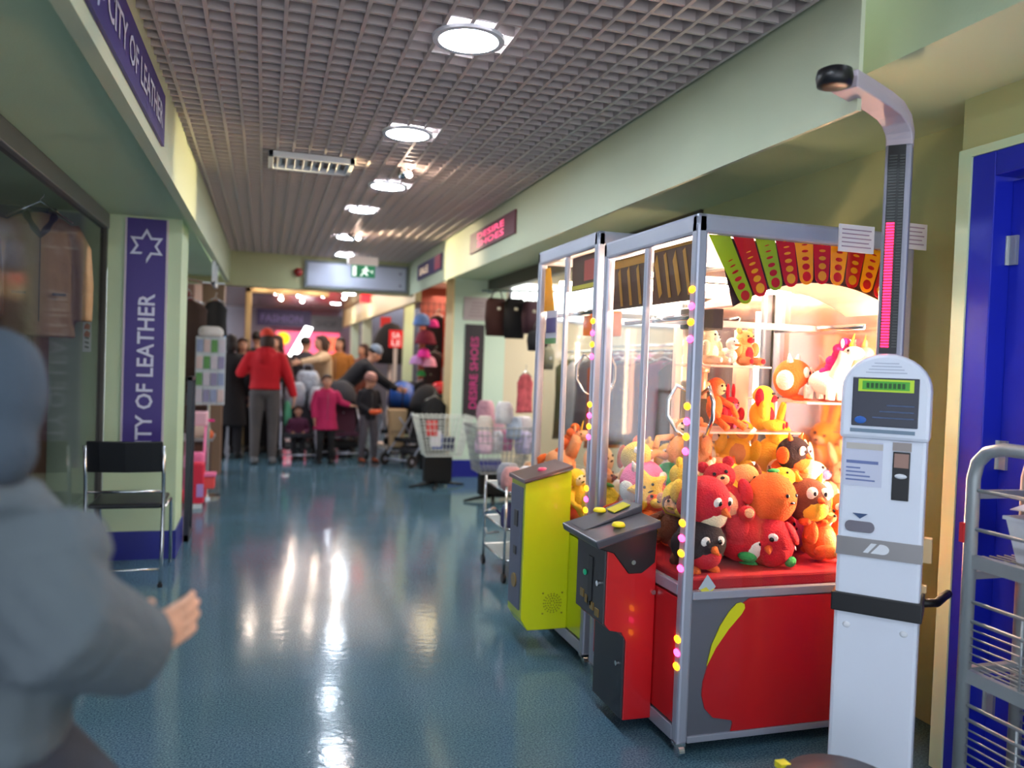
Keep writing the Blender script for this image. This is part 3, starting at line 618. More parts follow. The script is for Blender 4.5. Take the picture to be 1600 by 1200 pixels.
# ================================================================ PLUSH TOYS
PAL = dict(red=(206, 26, 44), orange=(240, 110, 40), yellow=(250, 206, 60), cream=(246, 226, 190), pink=(244, 110, 160), brown=(124, 66, 40), black=(40, 26, 30), green=(60, 168, 90), blue=(70, 120, 210), white=(245, 240, 235), magenta=(226, 40, 140), tan=(222, 160, 96), peach=(250, 180, 130))
def pm(c): return M('plush_'+c, PAL[c], .95, bump=.5, bscale=220, var=.06, vscale=30)
EYE = M('toy_eye', (16, 14, 18), .15)
def toy(kind, c, c2, loc, rz=0, tilt=(0, 0), s=1.0, label=None, group=None):
    """local frame: sits on z=0, faces -Y, about 0.17 m tall at s=1"""
    names = dict(bear='plush_bear', bird='plush_bird', owl='plush_owl', monkey='plush_monkey', rabbit='plush_rabbit', pony='plush_pony', dog='plush_dog', duck='plush_duck', fish='plush_fish', star='plush_star', ball='plush_fruit')
    t = bpy.data.objects.new(names[kind], None); col.objects.link(t); t.empty_display_size = .05
    t.location = loc; t.scale = (s, s, s); t.rotation_euler = Euler((tilt[0], tilt[1], rz))
    tag(t, label, 'plush toy', group)
    A, B = pm(c), pm(c2)
    def P(n_, mb, m, pa=t): return mb.build(n_, m, pa, smooth=True, local=True)
    def eyes(x, y, z, r=.007, white=0):
        for sx in (-1, 1):
            if white:
                e = P('eye_white', MB().ell((sx*x, y, z), (white, white*.5, white), 12, 8), pm('white'))
                P('pupil', MB().ell((sx*x*.85, y-white*.42, z), (r, r*.6, r), 8, 6), EYE, e)
            else: P('eye', MB().ell((sx*x, y, z), r, 8, 6), EYE)
    if kind == 'bear' or kind == 'dog' or kind == 'rabbit':
        b = MB().ell((0, 0, .055), (.048, .042, .055)).ell((0, -.005, .125), (.042, .038, .036))
        for sx in (-1, 1):
            b.ell((sx*.035, -.05, .022), (.020, .038, .020), 12, 8).ell((sx*.052, -.018, .075), (.018, .02, .034), 12, 8)
            if kind == 'bear': b.ell((sx*.033, 0, .158), (.015, .008, .015), 12, 8)
            elif kind == 'rabbit': b.ell((sx*.017, .004, .185), (.011, .008, .042), 12, 8)
        P('body', b, A); P('belly', MB().ell((0, -.012, .055), (.034, .036, .040), 12, 8), B)
        P('muzzle', MB().ell((0, -.040, .115), (.019, .016, .014), 12, 8), B); P('nose', MB().ell((0, -.056, .119), (.006, .004, .004), 8, 6), EYE)
        if kind == 'dog':
            for sx in (-1, 1): P('ear', MB().ell((sx*.044, 0, .118), (.010, .016, .034), 12, 8), B)
        for sx in (-1, 1): P('foot_pad', MB().ell((sx*.035, -.085, .022), (.012, .005, .012), 10, 6), B)
        eyes(.015, -.040, .133, .005)
    elif kind in ('bird', 'owl', 'ball'):
        P('body', MB().ell((0, 0, .07), (.068, .064, .068), 20, 14), A)
        if kind == 'ball':
            P('leaf', MB().ell((.012, 0, .142), (.024, .012, .006), 12, 6), pm('green')); P('stalk', MB().cyl((0, 0, .13), (0, .004, .155), .004), pm('brown'))
            eyes(.02, -.058, .08, .006); P('mouth', MB().ell((0, -.063, .062), (.012, .004, .004), 10, 6), EYE)
        else:
            P('belly', MB().ell((0, -.022, .048), (.048, .046, .040), 14, 10), B)
            P('beak', MB().tube([(0, -.055, .074), (0, -.085, .068)], [.014, .002], 8), pm('orange' if c != 'orange' else 'yellow'))
            eyes(.022, -.052, .092, .007, .020 if kind == 'owl' else .014)
            for sx in (-1, 1):
                P('wing', MB().ell((sx*.064, .004, .066), (.012, .030, .034), 12, 8), B if kind == 'owl' else A)
                P('foot', MB().ell((sx*.030, -.030, .008), (.016, .024, .012), 12, 8), pm('green') if kind == 'bird' and c == 'red' else pm('orange'))
            if kind == 'owl':
                for sx in (-1, 1): P('ear_tuft', MB().tube([(sx*.030, 0, .122), (sx*.046, 0, .155)], [.014, .002], 8), B)
    elif kind == 'monkey':
        b = MB().ell((0, 0, .075), (.030, .026, .045)).ell((0, -.004, .145), (.034, .030, .032))
        for sx in (-1, 1):
            b.tube([(sx*.02, -.01, .04), (sx*.045, -.05, .035), (sx*.05, -.09, .012)], [.013, .012, .012], 10)
            b.tube([(sx*.025, 0, .105), (sx*.06, -.03, .08), (sx*.05, -.055, .045)], [.011, .010, .010], 10)
        P('body', b, A); P('face', MB().ell((0, -.022, .140), (.024, .016, .022), 12, 8), B)
        for sx in (-1, 1): P('ear', MB().ell((sx*.040, 0, .148), (.012, .006, .014), 10, 6), B)
        eyes(.011, -.036, .150, .004); P('mouth', MB().ell((0, -.038, .133), (.009, .003, .003), 8, 6), EYE)
    elif kind == 'pony':
        b = MB().ell((0, .03, .06), (.036, .058, .038)).tube([(0, -.01, .075), (0, -.035, .125), (0, -.045, .15)], [.026, .022, .024], 12).ell((0, -.065, .148), (.020, .034, .020))
        for sx in (-1, 1):
            for y in (-.01, .07): b.tube([(sx*.022, y, .05), (sx*.025, y, .008)], [.014, .013], 10)
            b.ell((sx*.016, -.038, .176), (.006, .005, .014), 8, 6)
        P('body', b, A); m_ = MB()
        for k in range(7): m_.ell((.006*(-1)**k, -.03+.012*k, .178-.018*k), (.018, .018, .016), 10, 6)
        P('mane', m_, B); P('tail', MB().tube([(0, .085, .07), (0, .11, .06), (0, .118, .025)], [.012, .018, .008], 10), B)
        P('horn', MB().tube([(0, -.055, .168), (0, -.066, .205)], [.006, .001], 8), pm('yellow')); eyes(.019, -.062, .155, .004)
    elif kind == 'duck':
        P('body', MB().ell((0, .01, .045), (.042, .058, .042)).ell((0, -.025, .105), (.033, .031, .031)).tube([(0, .05, .055), (0, .082, .085)], [.022, .004], 10), A)
        P('bill', MB().ell((0, -.062, .100), (.016, .018, .006), 12, 6), pm('orange')); eyes(.013, -.05, .118, .004)
        for sx in (-1, 1): P('wing', MB().ell((sx*.042, .012, .05), (.008, .034, .022), 12, 8), B)
    elif kind == 'fish':
        P('body', MB().ell((0, 0, .045), (.034, .066, .043), 18, 12), A)
        P('tail', MB().ell((0, .082, .05), (.006, .026, .036), 12, 8), B); P('fin', MB().ell((0, .0, .09), (.005, .030, .018), 12, 8), B); eyes(.022, -.042, .055, .005, .011)
    elif kind == 'star':
        pl = []
        for k in range(10):
            a = math.pi*k/5; r_ = .075 if k % 2 == 0 else .038; pl.append((math.sin(a)*r_, .075+math.cos(a)*r_))
        o = MB().prism(pl, (0, -.018, 0), (1, 0, 0), (0, 0, 1), (0, 1, 0), .036).build('body', A, t, bevel=.012, local=True)
        eyes(.014, -.020, .084, .005); P('mouth', MB().ell((0, -.02, .065), (.010, .003, .003), 8, 6), EYE)
    P('care_tag', MB().box(.052, .054, .0, .02, .02, .05), PAPER) if random.random() < .35 else None
    return t
toy_names = dict(bear='bear', bird='round bird', owl='owl', monkey='long-limbed monkey', rabbit='rabbit', pony='unicorn', dog='floppy-eared dog', duck='duck', fish='fish', star='star', ball='round fruit')
G1 = 'plush toys in the red claw machine'; G2 = 'plush toys in the yellow claw machine'
# display toys on the shelves
disp = [('bear', 'cream', 'white', (1.87, 3.12, 1.43), .5, 1.0, 'on the top shelf, left end'), ('duck', 'white', 'cream', (1.96, 3.10, 1.43), .2, .9, 'on the top shelf, middle'), ('bear', 'tan', 'red', (2.05, 3.12, 1.43), .2, 1.0, 'on the top shelf, right end'),
        ('monkey', 'orange', 'peach', (1.90, 3.10, 1.145), .4, 1.3, 'on the middle shelf'), ('dog', 'yellow', 'red', (2.14, 3.10, 1.145), .8, 1.25, 'on the middle shelf'),
        ('owl', 'orange', 'white', (2.30, 3.10, 1.285), .6, 1.35, 'sitting on the right-hand shelf'), ('pony', 'white', 'magenta', (2.36, 2.90, 1.285), .2, 1.45, 'on the right-hand shelf'),
        ('rabbit', 'red', 'pink', (2.02, 3.16, 1.145), .1, .9, 'at the back of the middle shelf')]
for (k, c, c2, p, rz, s, wh) in disp:
    toy(k, c, c2, p, rz, (0, 0), s, '%s plush %s with %s details %s' % (c, toy_names[k], c2, wh), 'display toys on the shelves')
# the pile: rows from the near glass to the back
rows = []
combos = [('bird', 'red', 'cream'), ('bear', 'red', 'peach'), ('ball', 'orange', 'red'), ('owl', 'brown', 'yellow'), ('bear', 'yellow', 'cream'), ('bird', 'yellow', 'white'), ('dog', 'tan', 'brown'), ('duck', 'yellow', 'cream'),
          ('rabbit', 'cream', 'pink'), ('star', 'yellow', 'yellow'), ('fish', 'orange', 'white'), ('monkey', 'brown', 'peach'), ('bird', 'orange', 'cream'), ('bear', 'cream', 'tan'), ('owl', 'yellow', 'orange'), ('dog', 'cream', 'orange'),
          ('rabbit', 'pink', 'white'), ('ball', 'red', 'red'), ('bird', 'pink', 'cream'), ('bear', 'orange', 'yellow'), ('duck', 'white', 'yellow'), ('star', 'orange', 'orange'), ('fish', 'yellow', 'orange'), ('monkey', 'tan', 'cream'),
          ('bear', 'peach', 'white'), ('owl', 'red', 'yellow'), ('dog', 'yellow', 'tan'), ('rabbit', 'yellow', 'cream'), ('ball', 'yellow', 'green'), ('bird', 'cream', 'orange'), ('pony', 'yellow', 'red'), ('bear', 'pink', 'cream'),
          ('duck', 'peach', 'orange'), ('fish', 'pink', 'yellow'), ('star', 'red', 'red'), ('monkey', 'yellow', 'cream'), ('dog', 'white', 'tan'), ('rabbit', 'tan', 'cream'), ('owl', 'pink', 'white'), ('pony', 'pink', 'white'),
          ('bird', 'green', 'cream'), ('bear', 'tan', 'cream'), ('duck', 'orange', 'yellow'), ('ball', 'peach', 'green'), ('star', 'pink', 'pink'), ('fish', 'green', 'yellow'), ('dog', 'peach', 'brown'), ('monkey', 'peach', 'cream'),
          ('rabbit', 'orange', 'cream'), ('owl', 'cream', 'tan'), ('bird', 'tan', 'white'), ('bear', 'magenta', 'pink'), ('pony', 'peach', 'orange'), ('duck', 'cream', 'yellow'), ('fish', 'red', 'yellow'), ('ball', 'cream', 'tan'), ('star', 'cream', 'cream')]
POOL = []
ci = 0
# hand placed toys against the near glass
hand = [('bird', 'black', 'red', (1.60, 2.69, .648), .1, (.15, 0), 1.45, 'at the left end, with a red belly'), ('bird', 'red', 'white', (1.79, 2.72, .66), .9, (.1, .5), 1.55, 'lying on its side left of the middle'),
        ('bird', 'red', 'red', (1.98, 2.69, .648), -.7, (.2, -.5), 1.45, 'in the middle, low down'), ('bear', 'orange', 'tan', (2.18, 2.71, .648), .2, (-.2, .1), 1.5, 'in front of the kiosk, furry'),
        ('owl', 'black', 'orange', (2.20, 2.95, .98), .35, (.1, 0), 1.1, 'perched high on the pile')]
for (k, c, c2, p, rz, tl, s, wh) in hand:
    toy(k, c, c2, p, rz, tl, s, '%s plush %s %s' % (c, toy_names[k], wh+(', by the near glass' if 'pile' not in wh else '')), G1)
side_w = ['at the far left', 'left of centre', 'in the centre', 'right of centre', 'at the far right']
lay = {0: 'bottom layer', 1: 'second layer', 2: 'top layer'}
def pile(x0, nx, dx, y0, ny, dy, hmax, machine, G, s0):
    global ci
    for r_ in range(ny):
        for k in range(nx):
            for l in range(hmax[r_]):
                if machine == 'red' and r_ == 0 and l == 0: continue
                if not POOL: POOL.extend(combos)
                light = [c for c in POOL if c[1] in ('yellow', 'cream', 'white', 'peach', 'tan')]; deep = [c for c in POOL if c not in light]
                c = (light or deep)[0] if (l == hmax[r_]-1 and r_ > 0) else (deep or light)[0]; POOL.remove(c)
                s = s0*random.uniform(.95, 1.12); x = x0+k*dx+random.uniform(-.015, .015)+(dx*.25 if l % 2 else 0); y = y0+r_*dy+random.uniform(-.015, .015)
                x = min(x, X1-.12)
                toy(c[0], c[1], c[2], (x, y, .648+l*.105*s0), random.uniform(-1.0, 1.2), (random.uniform(-.3, .3), random.uniform(-.35, .35)), s,
                    '%s plush %s in the %s machine\'s pile, %s' % (c[1] if c[1] == c[2] else c[1]+' and '+c[2], toy_names[c[0]], machine, side_w[min(4, int(k*5/nx))]), G)
pile(1.58, 5, .172, 2.73, 4, .165, [2, 2, 2, 3], 'red', G1, 1.40)
pile(1.58, 4, .21, 3.57, 4, .19, [1, 1, 1, 2], 'yellow', G2, 1.38)
# ================================================================ HEIGHT AND WEIGHT KIOSK
k = T('weighing_kiosk', 'white coin-operated height and weight kiosk with red light column and curved arm', 'kiosk', (1.965, 2.15, 0), R(-47))
def KB(mb, n, m, pa=k, **kw): return mb.build(n, m, pa, local=True, **kw)
KW = M('kiosk_white', (222, 228, 242), .3, coat=.2)
KB(box(-.126, .126, -.07, .035, .015, 1.26), 'body', KW, bevel=.012)
KB(box(-.118, .118, .035, .085, .015, 1.28), 'back_cover', M('kiosk_beige', (206, 178, 132), .5), bevel=.006)
pl = [(-.132, 1.20)]
for i in range(17):
    a = math.pi-math.pi*i/16; pl.append((math.cos(a)*.132, 1.36+math.sin(a)*.118))
pl.append((.132, 1.20))
hd = KB(MB().prism(pl, (0, -.085, 0), (1, 0, 0), (0, 0, 1), (0, 1, 0), .12), 'head', KW, bevel=.012)
KB(box(-.097, .097, -.089, -.085, 1.243, 1.40), 'screen', M('kiosk_screen', (20, 24, 48), .15), hd, bevel=.002)
KB(box(-.080, .082, -.092, -.089, 1.355, 1.395), 'lcd_frame', M('lcd_frame', (148, 178, 30), .3, emit=.15), hd)
KB(box(-.068, .070, -.0935, -.092, 1.361, 1.389), 'lcd', M('lcd_green', (52, 130, 30), .3, emit=.2), hd)
b = MB()
for i in range(9): b.box(-.056+i*.013, -.047+i*.013, -.0945, -.0935, 1.366, 1.383)
KB(b, 'lcd_digit', M('lcd_digit', (28, 84, 22), .4), hd)
KB(MB().ell((-.07, -.0895, 1.262), (.018, .002, .012), 12, 6), 'blue_mark', M('kiosk_blue', (40, 100, 190), .4), hd)
b = MB()
for i in range(3): b.box(-.035+.02*i, .085, -.0897, -.089, 1.27+i*.02, 1.274+i*.02)
KB(b, 'screen_print', M('screen_print', (70, 90, 130), .5), hd)
KB(box(-.10, .09, -.0875, -.085, 1.222, 1.234), 'grey_slot', M('slot_grey', (120, 140, 160), .4), hd)
b = MB()
for i in range(4): b.box(-.06+.008*i, .06-.008*i, -.0862, -.085, 1.415+i*.010, 1.418+i*.010)
KB(b, 'top_print', M('light_print', (176, 184, 204), .5), hd)
KB(box(-.115, .0, -.0725, -.070, 1.045, 1.19), 'instruction_label', M('label_lilac', (204, 208, 228), .4))
b = box(-.11, -.0, -.0735, -.0725, 1.165, 1.185)
KB(b, 'label_header', M('label_beige', (196, 190, 184), .5))
b = box(-.108, -.012, -.0735, -.0725, 1.118, 1.128)
for i in range(4): b.box(-.108, -.02-.015*i, -.0735, -.0725, 1.062+i*.013, 1.067+i*.013)
KB(b, 'label_text', M('label_blue', (110, 124, 176), .5))
KB(box(.028, .082, -.074, -.070, 1.168, 1.195), 'price_plate', M('plate_grey', (150, 140, 136), .35, .4))
KB(box(.030, .080, -.076, -.070, 1.01, 1.165), 'coin_slot', BLACK, bevel=.002)
KB(box(.034, .076, -.0785, -.076, 1.115, 1.160), 'copper_plate', M('copper_plate', (150, 118, 106), .35, .5))
KB(MB().ell((.055, -.080, 1.088), (.018, .006, .008), 14, 8), 'push_button', WHITE, smooth=True)
pl2 = [(-.088+.016*math.cos(R(a)), .912+.018*math.sin(R(a))) for a in range(90, 271, 20)]+[(-.030+.016*math.cos(R(a)), .912+.018*math.sin(R(a))) for a in range(-90, 91, 20)]
KB(MB().prism(pl2, (0, -.074, 0), (1, 0, 0), (0, 0, 1), (0, 1, 0), .004), 'ticket_tray', M('tray_grey', (122, 118, 128), .3, .5), bevel=.001)
KB(MB().prism([(-.082, .955), (-.036, .955), (-.059, .938)], (0, -.073, 0), (1, 0, 0), (0, 0, 1), (0, 1, 0), .003), 'arrow_mark', M('arrow_blue', (56, 80, 120), .4))
KB(box(-.128, .128, -.074, -.068, .815, .875), 'silver_band', M('band_silver', (152, 148, 148), .3, .6))
lg = MB().prism([(-.045, .83), (-.03, .83), (-.005, .862), (-.022, .862)], (0, -.0765, 0), (1, 0, 0), (0, 0, 1), (0, 1, 0), .003)
pl3 = [(-.022, .83), (.004, .862)]+[(.012+.020*math.cos(R(a)), .846+.016*math.sin(R(a))) for a in range(90, -91, -20)]
lg.prism(pl3, (0, -.0765, 0), (1, 0, 0), (0, 0, 1), (0, 1, 0), .003)
KB(lg, 'emblem', WHITE)
KB(box(-.135, .135, -.082, .088, .628, .690), 'rubber_belt', BLACK, bevel=.004)
for sx in (-.085, .085): KB(MB().ell((sx, -.071, .585), (.012, .003, .010), 10, 6), 'screw_cap', WHITE, smooth=True)
KB(MB().tube([(.12, .06, .66), (.17, .10, .66), (.19, .19, .665), (.20, .235, .665)], .014, 10), 'handle_rod', BLACKM, smooth=True)
KB(box(.118, .150, .03, .07, .80, .88).box(.118, .14, .035, .06, .70, .725), 'side_bracket', M('kiosk_beige', (206, 178, 132)), bevel=.003)
# light column
KB(box(-.040, .040, -.030, .030, 1.46, 2.16), 'column', M('column_grey', (150, 150, 164), .4, .3), bevel=.008)
KB(box(-.030, .022, -.034, -.030, 1.48, 2.155), 'column_display', M('column_black', (36, 38, 40), .35))
b = MB(); z = 1.50
while z < 1.90: b.box(-.026, -.002, -.037, -.034, z, z+.0055); z += .0095
KB(b, 'lit_segments', M('segment_red', (255, 40, 90), .4, emit=1.7, erg=(255, 24, 72)), label='glowing red light bars')
b = MB(); z = 1.50
while z < 2.12: b.box(.006, .020, -.037, -.034, z, z+.0045); z += .0095
z = 1.91
while z < 2.12: b.box(-.026, -.002, -.037, -.034, z, z+.0045); z += .0095
KB(b, 'unlit_segments', M('segment_dark', (74, 78, 76), .4))
rg = []
for (y, z, th_) in ((0, 2.155, 0), (0, 2.175, 0), (-.006, 2.20, 15), (-.03, 2.235, 40), (-.08, 2.256, 70), (-.16, 2.264, 84), (-.28, 2.268, 88), (-.39, 2.270, 90)):
    c_, s_ = math.cos(R(th_)), math.sin(R(th_)); f_ = min(1, th_/40); am = Matrix.Rotation(R(-19)*f_, 3, 'Z')
    rg.append([am @ Vector((x, y+yy*c_, z+yy*s_)) for x, yy in ((-.040, -.026), (.040, -.026), (.042, .0), (.040, .026), (-.040, .026), (-.042, 0))])
KB(MB().rings(rg), 'curved_arm', M('arm_pinkgrey', (196, 184, 194), .4), bevel=.004)
KB(MB().lathe([(.030, -.028), (.048, -.022), (.052, 0), (.048, .022), (.030, .030), (.001, .032)], (-.146, -.424, 2.262), 24), 'sensor_head', BLACK, smooth=True)
KB(box(-.15, .15, -.10, .10, 0, .02), 'foot_plate', BLACKM, bevel=.004)
# round black bin
t = T('litter_bin', 'round black litter bin with a yellow label in front of the kiosk', 'bin', (1.47, 1.70, 0))
MB().lathe([(.11, 0), (.118, .01), (.145, .32), (.001, .32)], (1.47, 1.70, 0), 40).build('drum', BLACK, t, smooth=False)
MB().lathe([(.150, .315), (.152, .335), (.140, .350), (.06, .356), (.001, .357)], (1.47, 1.70, 0), 40).build('lid', M('bin_lid', (52, 52, 60), .45), t, smooth=True)
MB().box(1.355, 1.385, 1.80, 1.83, .335, .352).build('label_patch', M('label_yellow', (220, 214, 40), .5), t)

# ================================================================ WIRE TROLLEY BY THE DOOR
t = T('wire_trolley', 'galvanised steel wire trolley standing against the blue door', 'trolley', (2.12, 1.93, 0))
xa, xb, ya, yb = 2.105, 2.325, 1.20, 1.93
for x in (xa, xb):
    MB().tube([(x, yb, .07), (x, yb, 1.10), (x, yb-.012, 1.15), (x, yb-.045, 1.185), (x, yb-.10, 1.20), (x, ya+.10, 1.20), (x, ya+.045, 1.185), (x, ya+.012, 1.15), (x, ya, 1.10), (x, ya, .07)], .020, 10).build('side_frame', STEEL, t, smooth=True)
for y in (ya, yb):
    for z in (.5, .80, 1.05): box(xa, xb, y-.012, y+.012, z-.012, z+.012).build('cross_bar', STEEL, t)
for z in (.845, .49, .14):
    b = box(xa-.01, xa+.012, ya, yb, z-.02, z+.02).box(xb-.012, xb+.01, ya, yb, z-.02, z+.02)
    sh = b.build('shelf_rail', STEEL, t)
    b = MB(); x = xa+.02
    while x < xb: b.cyl((x, ya, z+.01), (x, yb, z+.01), .003, n=6); x += .03
    y = ya+.03
    while y < yb: b.cyl((xa, y, z+.006), (xb, y, z+.006), .003, n=6); y += .08
    b.build('shelf_wire', STEEL, sh)
for (z0, zs_) in ((.49, (.72, .66, .635, .61, .585, .56, .535)), (.14, (.40, .355, .325, .30, .275, .25, .22)), (.845, (1.065, .945))):
    for x in (xa, xb):
        b = MB()
        for i, z in enumerate(zs_): b.cyl((x, ya, z), (x, yb, z), .006 if i < 2 else .003, n=8)
        for y in (ya+.18, ya+.36, ya+.54): b.cyl((x, y, z0), (x, y, zs_[0]), .004, n=6)
        b.build('wire_guard', STEEL, t, smooth=True)
for (x, y) in ((xa, ya), (xa, yb), (xb, ya), (xb, yb)):
    c_ = MB().cyl((x, y, .04), (x, y, .08), .012).build('castor', STEEL, t)
    MB().cyl((x-.012, y, .035), (x+.012, y, .035), .035, n=20).build('wheel', BLACK, c_)
MB().box(xa-.024, xa-.014, 1.935, 1.952, .90, .96).build('red_clip', M('clip_red', (200, 40, 40), .5), t)
t = T('storage_tray', 'white plastic tray on the top shelf of the steel trolley', 'tray', (2.20, 1.55, .86))
b = MB(); A_ = [(2.135, 1.34), (2.295, 1.34), (2.295, 1.84), (2.135, 1.84)]; C_ = Vector((2.215, 1.59, 0))
def rr(s, z): return [Vector((C_.x+(x-C_.x)*s, C_.y+(y-C_.y)*s, z)) for x, y in A_]
b.rings([rr(.80, .862), rr(.86, .868), rr(1.0, 1.0), rr(1.03, 1.0), rr(1.03, .99), rr(.97, .99), rr(.80, .875)])
b.build('tray_body', M('tray_white', (206, 208, 216), .5), t)
t = T('cardboard_box', 'brown cardboard box lying in the white tray', 'box', (2.215, 1.60, .9))
box(2.155, 2.275, 1.42, 1.77, .88, 1.015).build('carton', M('cardboard', (140, 98, 64), .8), t, bevel=.003)
b = MB(); b.add([(2.14, 1.38, 1.045), (2.28, 1.38, 1.075), (2.28, 1.79, 1.075), (2.14, 1.83, 1.02), (2.14, 1.38, 1.047), (2.28, 1.38, 1.077), (2.28, 1.79, 1.077), (2.14, 1.83, 1.022)],
                    [(0, 3, 2, 1), (4, 5, 6, 7), (0, 1, 5, 4), (1, 2, 6, 5), (2, 3, 7, 6), (3, 0, 4, 7)])
tag(b.build('paper_sheet', PAPER), 'white sheet of paper lying on the box in the tray', 'paper')

# ================================================================ CHAIR BY THE LEFT PILLAR
t = T('stacking_chair', 'black stacking chair with chrome legs in front of the left pillar', 'chair', (-.76, 5.35, 0))
rg = []
for x in (-.97, -.90, -.76, -.62, -.56):
    d_ = .03*(1-((x+.765)/.21)**2); rg.append([Vector((x, 5.17-d_, .68)), Vector((x, 5.13-d_, .865)), Vector((x, 5.145-d_, .868)), Vector((x, 5.185-d_, .68))])
MB().rings(rg).build('backrest', BLACK, t, bevel=.006)
box(-.965, -.565, 5.20, 5.62, .455, .485).build('seat', BLACK, t, bevel=.012)
for x in (-.975, -.555):
    MB().tube([(x, 5.13, .84), (x, 5.17, .66), (x, 5.19, .50), (x, 5.17, .25), (x, 5.12, .015)], .011, 10).build('leg', CHROME, t, smooth=True)
    MB().tube([(x, 5.20, .46), (x, 5.58, .45), (x, 5.62, .40), (x, 5.66, .015)], .011, 10).build('leg', CHROME, t, smooth=True)
MB().cyl((-.975, 5.185, .56), (-.555, 5.185, .56), .008).cyl((-.975, 5.14, .10), (-.555, 5.14, .10), .008).build('stretcher', CHROME, t, smooth=True)
for x in (-.975, -.555):
    MB().cyl((x, 5.12, 0), (x, 5.12, .02), .014).build('rubber_foot', BLACK, t)
# ================================================================ LEFT SHOP WINDOW: hanging jackets
TAN = M('tan_leather', (150, 116, 84), .5, bump=.4, bscale=12, var=.15, vscale=6); BRN = M('brown_leather', (84, 56, 42), .45, bump=.4, bscale=12, var=.2, vscale=6); DKL = M('dark_leather', (34, 30, 32), .4, bump=.3, bscale=12)
def jacket(x, y, zt, m, label, rz=0, h=.74, open_=True):
    t = T('leather_jacket', label, 'jacket', (x, y, zt), rz, 'jackets hanging in the left shop window')
    b = MB(); rg = []
    for (z, a, c) in ((-.02, .05, .05), (-.05, .13, .07), (-.10, .19, .085), (-.25, .185, .09), (-.45, .18, .09), (-.62, .19, .095), (-h, .20, .10)):
        rg.append([Vector((a*math.cos(q_)+.006*math.sin(7*q_+z*20), c*math.sin(q_)+.008*math.sin(5*q_), z)) for q_ in [2*math.pi*i/24 for i in range(24)]])
    b.rings(rg)
    for sx in (-1, 1): b.tube([(sx*.15, 0, -.09), (sx*.215, -.01, -.22), (sx*.235, -.02, -.42), (sx*.235, -.03, -.64)], [.055, .056, .05, .046], 14)
    bb = remesh(b, .011, 3)
    o = bb.build('shell', m, t, smooth=True, local=True)
    MB().tube([(-.06, .02, -.01), (-.07, -.04, -.04), (-.03, -.08, -.12), (0, -.092, -.16), (.03, -.08, -.12), (.07, -.04, -.04), (.06, .02, -.01)], .022, 8).build('collar', DKL, t, smooth=True, local=True)
    box(-.003, .003, -.103, -.095, -h+.02, -.17).build('zip', DKL, t, local=True)
    for sx in (-1, 1): box(sx*.10-.035, sx*.10+.035, -.104, -.092, -.50, -.485).build('pocket_flap', DKL, t, local=True)
    MB().tube([(0, 0, .06), (.02, 0, .085), (.0, 0, .10), (-.02, 0, .085)], .003, 6).tube([(-.17, 0, -.06), (0, 0, .05), (.17, 0, -.06)], .006, 6).build('hanger', CHROME, t, smooth=True, local=True)
    return t
jacket(-1.27, 5.30, 2.20, TAN, 'tan leather jacket hanging in the left shop window, nearest the green end wall', R(15))
jacket(-1.62, 4.9, 2.20, BRN, 'brown leather jacket hanging behind the tan one in the left shop window', R(40))
jacket(-1.75, 4.10, 2.05, BRN, 'dark brown leather jacket at the left edge of the photo in the shop window', R(60))
jacket(-1.40, 4.28, 1.62, DKL, 'black leather jacket hung low in the left shop window', R(50), .6)
t = tag(MB().cyl((-1.24, 5.6, 2.305), (-1.7, 2.5, 2.305), .012).build('hanging_rail', CHROME), 'chrome hanging rail along the top of the left shop window', 'rail')
tag(box(-1.365, -1.36, 4.70, 4.86, 2.06, 2.31).build('price_card', PAPER), 'white price card hanging at the top of the left shop window', 'card')
tag(box(-3.5, -3.1, 1.5, 5.6, 1.0, 2.0).build('display_cabinet', M('cabinet_wood', (110, 66, 42), .6, var=.2, vscale=5), bevel=.01), 'brown wooden display cabinet deep inside the left shop', 'cabinet')
# door leaf edge by the pillar
t = T('display_cabinet', 'tall brown wooden cabinet against the end wall of the left shop', 'cabinet', (-2.3, 5.6, 0))
box(-3.4, -1.32, 5.45, 5.79, 0, 1.92).build('body', M('cabinet_wood', (110, 66, 42)), t, bevel=.01)
for x in (-2.7, -2.02): box(x-.62, x+.04, 5.43, 5.45, .1, 1.85).build('door', M('cabinet_door', (124, 76, 50), .5, var=.2, vscale=5), t, bevel=.006)
box(-1.97, -1.34, 5.43, 5.45, .1, 1.85).build('door', M('cabinet_door'), t, bevel=.006)
t = T('glass_door_leaf', 'dark-framed glass door leaf standing open behind the left pillar', 'door', (-.52, 6.32, 0))
box(-.535, -.50, 6.32, 6.345, 0, 1.22).box(-.535, -.50, 6.62, 6.645, 0, 1.22).box(-.535, -.50, 6.32, 6.645, 1.19, 1.22).box(-.535, -.50, 6.32, 6.645, 0, .05).build('frame', M('door_frame_dark', (60, 62, 70), .35, .6), t, bevel=.003)
box(-.52, -.515, 6.345, 6.62, .05, 1.19).build('pane', GLASS, t)
